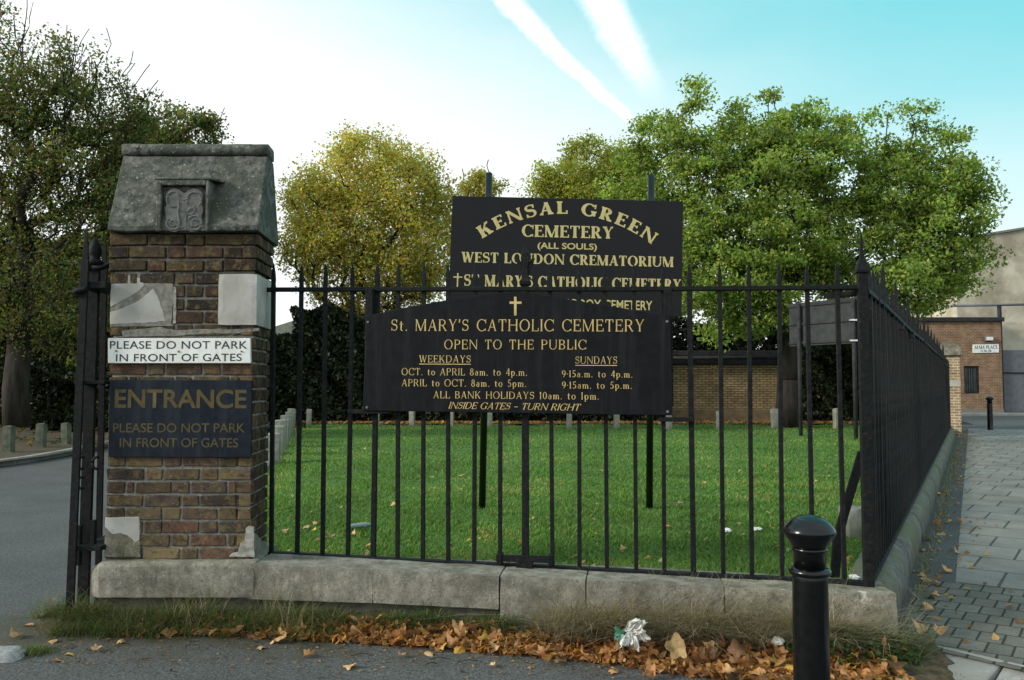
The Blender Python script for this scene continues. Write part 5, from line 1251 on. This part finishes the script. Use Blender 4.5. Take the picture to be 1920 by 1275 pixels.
# ================================================================== grass, weeds
def blades(name, root_pts, length, width, bend, cols, seed, mat, segs=3, spread=.5, tone=None):
    """curved tapering blades; arrays root_pts (n,3), length, width (n)"""
    g = np.random.default_rng(seed); n = len(root_pts); a = g.uniform(0, 2*math.pi, n)
    d = np.stack([np.cos(a), np.sin(a), np.zeros(n)], 1); side = np.stack([-np.sin(a), np.cos(a), np.zeros(n)], 1)
    tilt = g.uniform(0, spread, n)[:, None]; bend = (bend*g.uniform(.3, 1.4, n))[:, None]; L_ = length[:, None]; rings = []
    for k in range(segs+1):
        f = k/segs; p = root_pts + d*(tilt*f + bend*f*f)*L_ + np.array([0, 0, 1.0])*L_*(f - .42*bend*f*f); w = width[:, None]*(1-f)**.7*.5
        rings.append((p - side*w, p + side*w) if k < segs else (p,))
    V_ = np.stack([r for rg in rings for r in rg], 1); m_ = V_.shape[1]; i = np.arange(n)*m_; T_ = []
    for k in range(segs-1): T_ += [np.stack([i+2*k, i+2*k+1, i+2*k+3], 1), np.stack([i+2*k, i+2*k+3, i+2*k+2], 1)]
    T_.append(np.stack([i+2*segs-2, i+2*segs-1, i+2*segs], 1))
    c = np.array(cols)[g.integers(len(cols), size=n)]*g.uniform(.7, 1.3, (n, 1))
    if tone is not None: c = c*tone
    o = mesh_np(name, V_.reshape(-1, 3), np.concatenate(T_), mat, np.repeat(c, m_, 0)); return stuff(o)
g = np.random.default_rng(5); n = 190000
q = g.uniform(0, 1, n); y0_, y1_ = 5.0, 25.6; yy = 1/((1-q)/y0_ + q/y1_)
xl = np.maximum(-.31*yy, -1.9 - .235*(yy-5.6)); xr = np.minimum(.47*yy, S0.x + (yy-S0.y)*math.tan(R(28.3)) - .12); xx = xl + (xr-xl)*g.uniform(0, 1, n)
ok = yy > FP1.y + (FP2.y-FP1.y)*(xx-FP1.x)/(FP2.x-FP1.x) + .10; xx, yy = xx[ok], yy[ok]; n = len(xx)
clump = np.sin(xx*2.7+yy*1.9)*np.sin(yy*3.1-xx*1.3) + .6*np.sin(xx*7+yy*5)
GR = [(.075,.175,.028), (.095,.21,.036), (.06,.145,.025), (.13,.22,.042), (.08,.19,.032), (.17,.21,.06)]
pt_ = (np.sin(xx*1.1+yy*.7+1)*np.sin(yy*.8-xx*.9) + .7*np.sin(xx*3.3+yy*2.1)*np.sin(yy*2.9-xx*2.3))[:, None]; dry = (pt_ > .75)*(g.uniform(0, 1, (n, 1)) < .5)
lawn_tone = 1.1*(1 + .18*pt_)*np.where(dry, np.array([1.7, 1.05, 1.5]), 1.0)
root = np.stack([xx, yy, LZ + .012*np.sin(xx*1.7+yy*.9) + .01*np.sin(xx*.6-yy*1.3) - .005], 1)
blades("grass", root, (.030 + .012*clump.clip(-1, 1.6))*g.uniform(.6, 1.5, n) + .0006*yy, .0042 + .0009*yy, .6, GR, 6, M['blade'], 2, .6, lawn_tone)
# longer grass at the back of the plinth
n = 2600; t = g.uniform(0, 1, n); bx_ = -1.45 + 3.4*t; by_ = FP1.y + (FP2.y-FP1.y)*(bx_-FP1.x)/(FP2.x-FP1.x) + .10 + np.abs(g.normal(size=n))*.06
blades("grass", np.stack([bx_, by_, np.full(n, LZ-.01)], 1), g.uniform(.05, .13, n), np.full(n, .005), .8, GR + [(.14,.13,.06)], 8, M['blade'], 3, .5)
# weeds round the pillar foot: green and straw
def ground_h(x, y): 
    h0 = .10 if x < 0 else .07; wf = wall_front(x); wd = float(np.interp(x, [-2.7, -1.2, -.4, .4, 1.0, 1.5, 2.3], [.12, .14, .17, .25, .38, .46, .46]))
    q = min(1, max(0, (wf+.06-y)/(wd+.06))); return gz(x, y) + h0*(1-q)**1.2
def weed_patch(n, xs, ys, hl, cols, seed, width=.004, bend=.9, spread=.9, name="weeds"):
    g = np.random.default_rng(seed); nc = max(6, n//26); cx = xs[0] + (xs[1]-xs[0])*g.uniform(0, 1, nc); cyo = ys[0] + (ys[1]-ys[0])*g.uniform(0, 1, nc)**1.3; hs_ = g.uniform(.55, 1.25, nc)
    k = g.integers(nc, size=n); x = cx[k] + g.normal(size=n)*.035; y = np.array([wall_front(v) for v in cx[k]]) - cyo[k] + g.normal(size=n)*.025
    y = np.minimum(y, np.array([wall_front(v) for v in x]) - .012)
    z = np.array([ground_h(a, b_) for a, b_ in zip(x, y)]) - .01
    blades(name, np.stack([x, y, z], 1), g.uniform(hl[0], hl[1], n)*hs_[k], np.full(n, width)*g.uniform(.6, 1.3, n), bend, cols, seed+1, M['blade'], 4, spread)
WG = [(.075,.125,.034), (.10,.15,.045), (.055,.10,.028), (.15,.165,.07), (.24,.20,.11), (.13,.13,.06)]
ST = [(.38,.325,.235), (.30,.25,.17), (.46,.41,.31), (.19,.16,.11), (.32,.265,.185), (.13,.14,.06)]
weed_patch(5600, (-2.62, -.95), (.02, .17), (.06, .20), WG[:4] + WG, 101)
weed_patch(500, (-2.75, -2.40), (-.25, .06), (.08, .24), WG, 102)
weed_patch(240, (-2.0, -1.1), (.02, .14), (.22, .42), ST + WG[:2], 103, .0028, .5, .5)
weed_patch(900, (-1.0, .15), (.01, .07), (.04, .12), WG[:4], 104)
weed_patch(420, (-.75, -.35), (.01, .06), (.08, .20), WG[:4], 105, .006)
weed_patch(420, (-.10, .12), (.02, .09), (.08, .17), WG[:4], 106, .006)
weed_patch(7600, (.18, 1.75), (.005, .12), (.15, .38), ST, 107, .0040, .95, .95, "dry_grass")
weed_patch(520, (.15, 1.7), (.005, .09), (.26, .42), ST, 108, .003, .6, .6, "dry_grass")
weed_patch(700, (1.45, 2.12), (.02, .22), (.05, .16), [(.04,.09,.022), (.055,.11,.03), (.08,.12,.04)], 109, .009, 1.0)
weed_patch(700, (1.72, 2.1), (.01, .10), (.10, .30), ST, 110, .0028, 1.1, .9, "dry_grass")
g = np.random.default_rng(140); n = 700; x = g.uniform(1.42, 2.08, n); y = np.array([wall_front(v) for v in x]) - .03 - np.abs(g.normal(size=n))*.12; z = np.array([ground_h(a, b_) for a, b_ in zip(x, y)]) + g.uniform(.0, .12, n)*np.exp(-((x-1.7)/.35)**2)
stuff(leaf_mesh('weeds', np.stack([x, y, z], 1), .032, [(.05,.11,.028), (.07,.14,.035), (.04,.085,.022), (.10,.15,.05)], M['leaf'], 141, .8, None, wid=.75))
# tuft by the kerb stone and moss by the near right kerb; a line of weeds down the side plinth foot
def tuft(c, n, r, hl, cols, seed, w=.004):
    g = np.random.default_rng(seed); p = np.stack([c.x + g.normal(size=n)*r, c.y + g.normal(size=n)*r*.6, np.full(n, c.z)], 1); blades("weeds", p, g.uniform(hl[0], hl[1], n), np.full(n, w), .8, cols, seed, M['blade'], 3, .9)
tuft(onroad(62, 1224, -.004), 520, .05, (.02, .065), WG[:4], 120)
tuft(onroad(1800, 1268, 0), 500, .05, (.01, .04), WG[:3], 121)
n = 900; s_r = g.uniform(.1, 14, n); o_r = .17 + np.abs(g.normal(size=n))*.05
pp = np.array([S0 + SD*a + SN*b_ for a, b_ in zip(s_r, o_r)]); pp[:, 2] = .155
blades("weeds", pp, g.uniform(.03, .14, n), np.full(n, .005), .9, WG + ST[:2], 122, M['blade'], 3, .8)

# ================================================================== fallen leaves
def leaf_shape(seed, size=.055, lobes=5, curl=.5, mat='dead_leaf', narrow=1.0):
    g = random.Random(seed); n = 30; V_ = [(0, 0, 0)]; ring = []
    for fr_ in (.5, 1.0):
        for k in range(n):
            a = 2*math.pi*k/n; 
            if lobes: r_ = .62 + .30*abs(math.cos((a-math.pi/2)*lobes/2))**1.6 + .10*math.cos(a-math.pi/2) + g.uniform(-.05, .05)
            else: r_ = .55 + .42*abs(math.sin(a))**1.5
            r_ *= fr_; V_.append((r_*math.cos(a)*narrow, r_*math.sin(a), 0))
    cx, cy, tw = g.uniform(-.9, 1.2)*curl, g.uniform(-.5, 1.2)*curl, g.uniform(-.6, .6)*curl
    out = []
    for i, (x, y, z) in enumerate(V_):
        z = cx*x*x + cy*y*y + tw*x*y - .12*abs(x)*curl + g.uniform(-.05, .05)*(1 if i > n else .4); sh = 1 - .25*abs(cx)*x*x
        out.append((x*size*sh, y*size, z*size))
    F_ = [(0, 1+k, 1+(k+1) % n) for k in range(n)] + [(1+k, 1+n+k, 1+n+(k+1) % n, 1+(k+1) % n) for k in range(n)]
    me = bpy.data.meshes.new("fallen_leaf"); me.from_pydata(out + [(-.004*size*10, -.62*size, -.05*size), (0, -1.25*size, .12*size), (.02*size, -1.25*size, .12*size)], [], F_ + [(2*n+1, 2*n+2, 2*n+3)])
    me.polygons.foreach_set("use_smooth", [True]*len(me.polygons)); me.materials.append(M[mat]); me.update(); return me
dead = [leaf_shape(200+k, .047, 5, c_, 'dead_leaf') for k, c_ in enumerate((.5, .9, 1.3, 1.6, .7, 1.1))] + [leaf_shape(220+k, .044, 0, .9, 'dead_leaf', .55) for k in range(3)]
yel = [leaf_shape(240+k, .043, 5 if k else 0, .8, 'yellow_leaf', 1 if k else .5) for k in range(3)]
tan = [leaf_shape(260+k, .05, 5, .7+.4*k, 'tan_leaf') for k in range(3)]
def drop_leaf(me, p, sc_, rot, label, group):
    o = bpy.data.objects.new("fallen_leaf", me); COL.objects.link(o); o.location = p; o.scale = (sc_,)*3; o.rotation_euler = rot
    return tag(o, label, "leaf", group)
lr = random.Random(77)
G1 = 'dry leaves piled along the plinth'
cntx = np.interp(np.linspace(0, 1, 41), np.linspace(0, 1, 41), np.linspace(-2.3, 2.0, 41))
def pile_x():
    while True:
        x = lr.uniform(-2.2, 1.95)
        if lr.random() < np.interp(x, [-2.2, -1.5, -1.1, -.4, .3, .9, 1.5, 1.95], [.06, .18, .6, .75, .9, 1, 1, .7]): return x
for k in range(205):
    x = pile_x(); wd = float(np.interp(x, [-2.7, -1.2, -.4, .4, 1.0, 1.5, 2.3], [.14, .15, .18, .27, .40, .50, .50])); wf = wall_front(x)
    qd = lr.random()**.75; y = wf - .03 - wd*qd*1.06; lift = .010 + .042*lr.random()*(1 - abs(qd-.55)); wf += -abs(lr.gauss(0, .05))*(lr.random() < .35); y = min(y, wf - .03 - wd*qd*1.06)
    if k % 9 == 4: drop_leaf(lr.choice(yel), (x, y, ground_h(x, y)+lift+.01), lr.uniform(.75, 1.15), (R(lr.uniform(-40, 40)), R(lr.uniform(-40, 40)), lr.uniform(0, 6.28)), "yellow fallen leaf among the brown leaves along the plinth foot", 'yellow leaves in the pile')
    else: drop_leaf(lr.choice(dead), (x, y, ground_h(x, y)+lift), lr.uniform(.7, 1.25), (R(lr.gauss(8, 32)), R(lr.gauss(0, 32)), lr.uniform(0, 6.28)), "dry curled orange brown fallen leaf in the pile along the plinth foot", G1)
drop_leaf(tan[1], onz(1272, 1215, .21), 1.5, (R(78), R(-12), R(-25)), "large tan fallen leaf standing upright beside the crumpled white napkin", None)
drop_leaf(tan[0], onz(538, 1187, .165), 1.25, (R(14), R(4), R(40)), "large pale tan fallen leaf lying flat below the weeds at the pillar's right", None)
drop_leaf(dead[0], onz(1385, 1218, .19), 1.35, (R(35), R(-6), R(10)), "broad orange brown fallen leaf tilted up left of the bollard", None)
for px, py, sc_, me, lab in ((131, 1230, .55, yel[0], "small yellow leaf lying flat on the asphalt left of the weeds"),):
    drop_leaf(me, onroad(px, py, .012), .8, (R(6), 0, R(70)), lab, None)
G2 = 'leaves scattered on the asphalt'
for px, py in ((52,1175),(72,1158),(96,1130),(98,1205),(130,1215),(180,1222),(226,1206),(102,1242),(330,1160),(405,1182),(490,1216),(578,1232),(655,1252),(752,1234),(845,1213),(904,1211),(922,1253),(722,1188),(806,1228),(1028,1220),(1050,1246),(1240,1262),(30,1196),(1150,1262)):
    drop_leaf(lr.choice(dead+tan), onroad(px, py, .014), lr.uniform(.5, .95), (R(lr.uniform(-15, 15)), R(lr.uniform(-15, 15)), lr.uniform(0, 6.28)), "small dry leaf lying singly on the grey asphalt before the plinth", G2)
G3 = 'leaves on the lawn'
for px, py in ((548,966),(575,985),(592,978),(532,997),(620,1001),(662,1000),(688,1035),(610,1030),(690,1020),(735,945),(640,950),(775,915),(920,960),(905,990),(1000,970),(1160,852),(1118,943),(1205,930),(1170,1025),(1250,985),(1275,945),(1320,905),(1080,1040),(560,875),(683,842),(1295,1000),(1390,880),(1440,960),(1530,900),(1490,1000),(1590,1045),(1600,1060),(1500,880),(865,890)):
    p = onz(px, py, LZ+.035); drop_leaf(lr.choice(dead+tan+tan), p, lr.uniform(.5, 1.0), (R(lr.uniform(-30, 30)), R(lr.uniform(-30, 30)), lr.uniform(0, 6.28)), "pale brown fallen leaf lying in the lawn behind the railings", G3)
G4 = 'leaves on the paved footway'
for px, py in ((1768,882),(1782,880),(1800,892),(1760,925),(1765,905),(1775,978),(1755,985),(1765,1000),(1740,1010),(1728,1030),(1745,1030),(1800,980),(1797,1036),(1722,1070),(1738,1085),(1752,1092),(1732,1078),(1750,1112),(1742,1135),(1748,1117),(1775,1070),(1730,1180),(1762,1182),(1718,1208),(1690,1218),(1735,1142),(1790,850),(1805,870)):
    p = onz(px, py, .175); drop_leaf(lr.choice(dead+dead+yel), p, lr.uniform(.7, 1.15), (R(lr.uniform(-30, 30)), R(lr.uniform(-30, 30)), lr.uniform(0, 6.28)), "brown fallen leaf on the paved footway near the side plinth", G4)
# crumbled leaf pieces under the whole leaves, and litter along the hedge foot
g = np.random.default_rng(91); n = 3600; x = np.array([pile_x() for _ in range(n)]); wdv = np.interp(x, [-2.7, -1.2, -.4, .4, 1.0, 1.5, 2.3], [.14, .15, .18, .27, .40, .50, .50])
y = np.array([wall_front(v) for v in x]) - .02 - wdv*g.uniform(0, 1, n)**.8*1.08; z = np.array([ground_h(a, b_) for a, b_ in zip(x, y)]) + g.uniform(.003, .03, n)
BR = [(.42,.20,.075), (.32,.16,.07), (.50,.30,.14), (.20,.11,.06), (.46,.28,.10)]
o = leaf_mesh("leaf_litter", np.stack([x, y, z], 1), .055, BR, M['leaf'], 92, 1.0, None, wid=.8); stuff(o)
n = 520; x = g.uniform(-2.6, 1.9, n); y = np.array([wall_front(v) for v in x]) - .12 - np.abs(g.normal(size=n))*.22; z = np.array([ground_h(a, b_) for a, b_ in zip(x, y)]) + .006
o = leaf_mesh('leaf_litter', np.stack([x, y, z], 1), .022, BR + [(.10,.06,.035), (.08,.06,.04)], M['leaf'], 97, 3.0, None, wid=.6); stuff(o)
tw = MB()
for k in range(60):
    x = lr.uniform(-2.2, 1.8); y = wall_front(x) - lr.uniform(.04, .42); a = lr.uniform(0, 6.28); l_ = lr.uniform(.04, .13); z = ground_h(x, y) + lr.uniform(.006, .04)
    tw.tube([(x, y, z), (x + l_*.5*math.cos(a), y + l_*.5*math.sin(a)*.7, z + .012), (x + l_*math.cos(a+.2), y + l_*math.sin(a+.2)*.7, z + .004)], .0022, 4)
stuff(tw.build('twig_litter', M['bark'], fix=False))
n = 1500; x = g.uniform(-7, 12.5, n); y = 25.3 + np.abs(g.normal(size=n))*.5; o = leaf_mesh("leaf_litter", np.stack([x, y, np.full(n, LZ+.06)], 1), .13, BR, M['leaf'], 93, 1.2, None, wid=.8); stuff(o)
n = 420; s_r = g.uniform(0, 26, n); o_r = .2 + np.abs(g.normal(size=n))*.22; pp = np.array([S0 + SD*a + SN*b_ for a, b_ in zip(s_r, o_r)]); pp[:, 2] = .17
o = leaf_mesh("leaf_litter", pp, .045, BR, M['leaf'], 94, 1.5, None, wid=.7); stuff(o)
n = 170; yy = 1/(1/5.3 + (1/24-1/5.3)*g.uniform(0, 1, n)); xx = np.maximum(-.3*yy, -1.9-.235*(yy-5.6)) + g.uniform(0, 1, n)*.75*yy; xx = np.minimum(xx, S0.x + (yy-S0.y)*.5 - .2); ok = yy > FP1.y + (FP2.y-FP1.y)*(xx-FP1.x)/(FP2.x-FP1.x) + .1; xx, yy = xx[ok], yy[ok]
o = leaf_mesh('leaf_litter', np.stack([xx, yy, np.full(len(xx), LZ+.035)], 1), .05, BR + [(.5,.4,.22)]*3, M['leaf'], 96, 1.5, None, wid=.7); stuff(o)
n = 330; xx = g.uniform(-15, -8.5, n); yy = g.uniform(17.5, 24, n); o = leaf_mesh("leaf_litter", np.stack([xx, yy, .30 + .02*(yy-17)], 1), .12, [(.13,.075,.035), (.09,.055,.03), (.17,.11,.05), (.05,.08,.02), (.04,.06,.02)], M['leaf'], 95, 1.5, None, wid=.7); stuff(o)

# ================================================================== litter
def crumple(name, p, size, mat, label, cat, seed, squash=.55, rz=0.0, stretch=1.0):
    b = MB(); nu, nv = 18, 10; rings = []
    for j in range(1, nv):
        th = math.pi*j/nv; rr = []
        for i in range(nu):
            a = 2*math.pi*i/nu; d = Vector((math.sin(th)*math.cos(a), math.sin(th)*math.sin(a), math.cos(th)))
            k = 1 + .45*mnoise.noise(d*2.3 + Vector((seed, 0, 0))) + .22*mnoise.noise(d*6 + Vector((seed, 3, 0)))
            rr.append(Vector((d.x*stretch, d.y, d.z*squash))*size*k)
        rings.append(rr)
    b.loft(rings); o = b.build(name, mat, smooth=False); o.location = Vector(p) + Vector((0, 0, size*squash*.8)); o.rotation_euler = (0, 0, rz); return tag(o, label, cat)
nk = thing("napkin", "crumpled white paper napkin with a green edge among the fallen leaves", "napkin", onz(1188, 1208, .195))
b = MB(); NA, NR = 46, 9; rings = []
def fan(a0, a1, r0, r1, amp, y0=0.0, freq=13):
    V_ = []; F_ = []
    for i in range(NA+1):
        q = i/NA; a = R(a0 + (a1-a0)*q)
        for j in range(NR+1):
            r_ = r0 + (r1*(1+.13*math.sin(q*23+1)+.08*math.sin(q*51))-r0)*j/NR; w = amp*math.sin(q*freq*2*math.pi/2 + .8*math.sin(j*.7))*(j/NR)
            V_.append(Vector((r_*math.cos(a), y0 - .05*(j/NR) + w, r_*math.sin(a)*.8 + .02*math.sin(q*9+j)*j/NR)))
    for i in range(NA):
        for j in range(NR): F_.append((i*(NR+1)+j, i*(NR+1)+j+1, (i+1)*(NR+1)+j+1, (i+1)*(NR+1)+j))
    b.add(V_, F_)
fan(-30, 65, .0, .115, .018); o = b.build("paper", M['paper'], nk, smooth=True); o.location = (-.055, 0, .07); sm = o.modifiers.new("thick", 'SOLIDIFY'); sm.thickness = .0012
b = MB(); fan(150, 245, .0, .055, .006, -.01, 5); o = b.build("green_edge", M['teal'], nk, smooth=True); o.location = (-.05, -.012, .075); sm = o.modifiers.new("thick", 'SOLIDIFY'); sm.thickness = .0012
b = MB(); fan(200, 300, .0, .085, .014, -.012, 8); o = b.build("paper_fold", M['paper'], nk, smooth=True); o.location = (-.015, -.012, .075); sm = o.modifiers.new("thick", 'SOLIDIFY'); sm.thickness = .0012
crumple("plastic_wrapper", onz(1291, 1246, .10), .045, M['navy'], "crumpled dark blue plastic wrapper in the leaves below the napkin", "wrapper", 3, .6)
crumple("paper_scrap", onz(1602, 1088, LZ+.03), .034, M['paper'], "white paper scrap on the plinth edge beside the leaning brace", "paper", 5, .5)
crumple("paper_scrap", onz(1418, 994, LZ+.01), .032, M['paper'], "white paper scrap in the lawn just above the bollard's cap", "paper", 7, .4, .4, 1.5)
crumple("paper_scrap", onz(1364, 998, LZ+.01), .030, M['paper'], "white paper scrap in the lawn, left of another one", "paper", 9, .6)
crumple("paper_scrap", onz(1586, 780, LZ+.2), .22, M['paper'], "grey white bag lying at the foot of the ivy hedge", "bag", 11, .5)
crumple("paper_scrap", onz(1459, 1208, .2), .03, M['paper'], "white paper scrap in the dry grass close left of the bollard", "paper", 13, .7)
p = onz(676, 992, LZ+.01); bt = thing("plastic_bottle", "flattened clear plastic bottle lying in the lawn behind the railings", "bottle", p, rz=R(38))
mb_, nt, N, L, B = new_mat('pale_clear_plastic'); B.inputs['Base Color'].default_value = (.34,.42,.40,1); B.inputs['Roughness'].default_value = .15; B.inputs['Transmission Weight'].default_value = .45
b = MB(); b.loft([[Vector((x, .035*w*math.cos(2*math.pi*k/14), .03 + .022*w*math.sin(2*math.pi*k/14))) for k in range(14)] for x, w in ((-.11,.9),(-.105,1),(-.05,.96),(-.04,.9),(-.03,.96),(.03,1),(.06,.92),(.09,.5),(.10,.42))]); b.build("body", mb_, bt, smooth=True)
b = MB(); b.loft([[Vector((x, .016*math.cos(2*math.pi*k/12), .03 + .016*math.sin(2*math.pi*k/12))) for k in range(12)] for x in (.1005, .122)]); b.build("cap", M['paper'], bt)
p = onz(1604, 1002, LZ); b = MB(); rough_block(b, boxc(-.10, .22, -.10, .15, -.1, .215), (4, 4, 4), .02, 6, .03, 9); o = b.build("stone_block", M['post'], smooth=False); o.location = p; tag(o, "pale stone block standing in the grass behind the corner post", "stone")
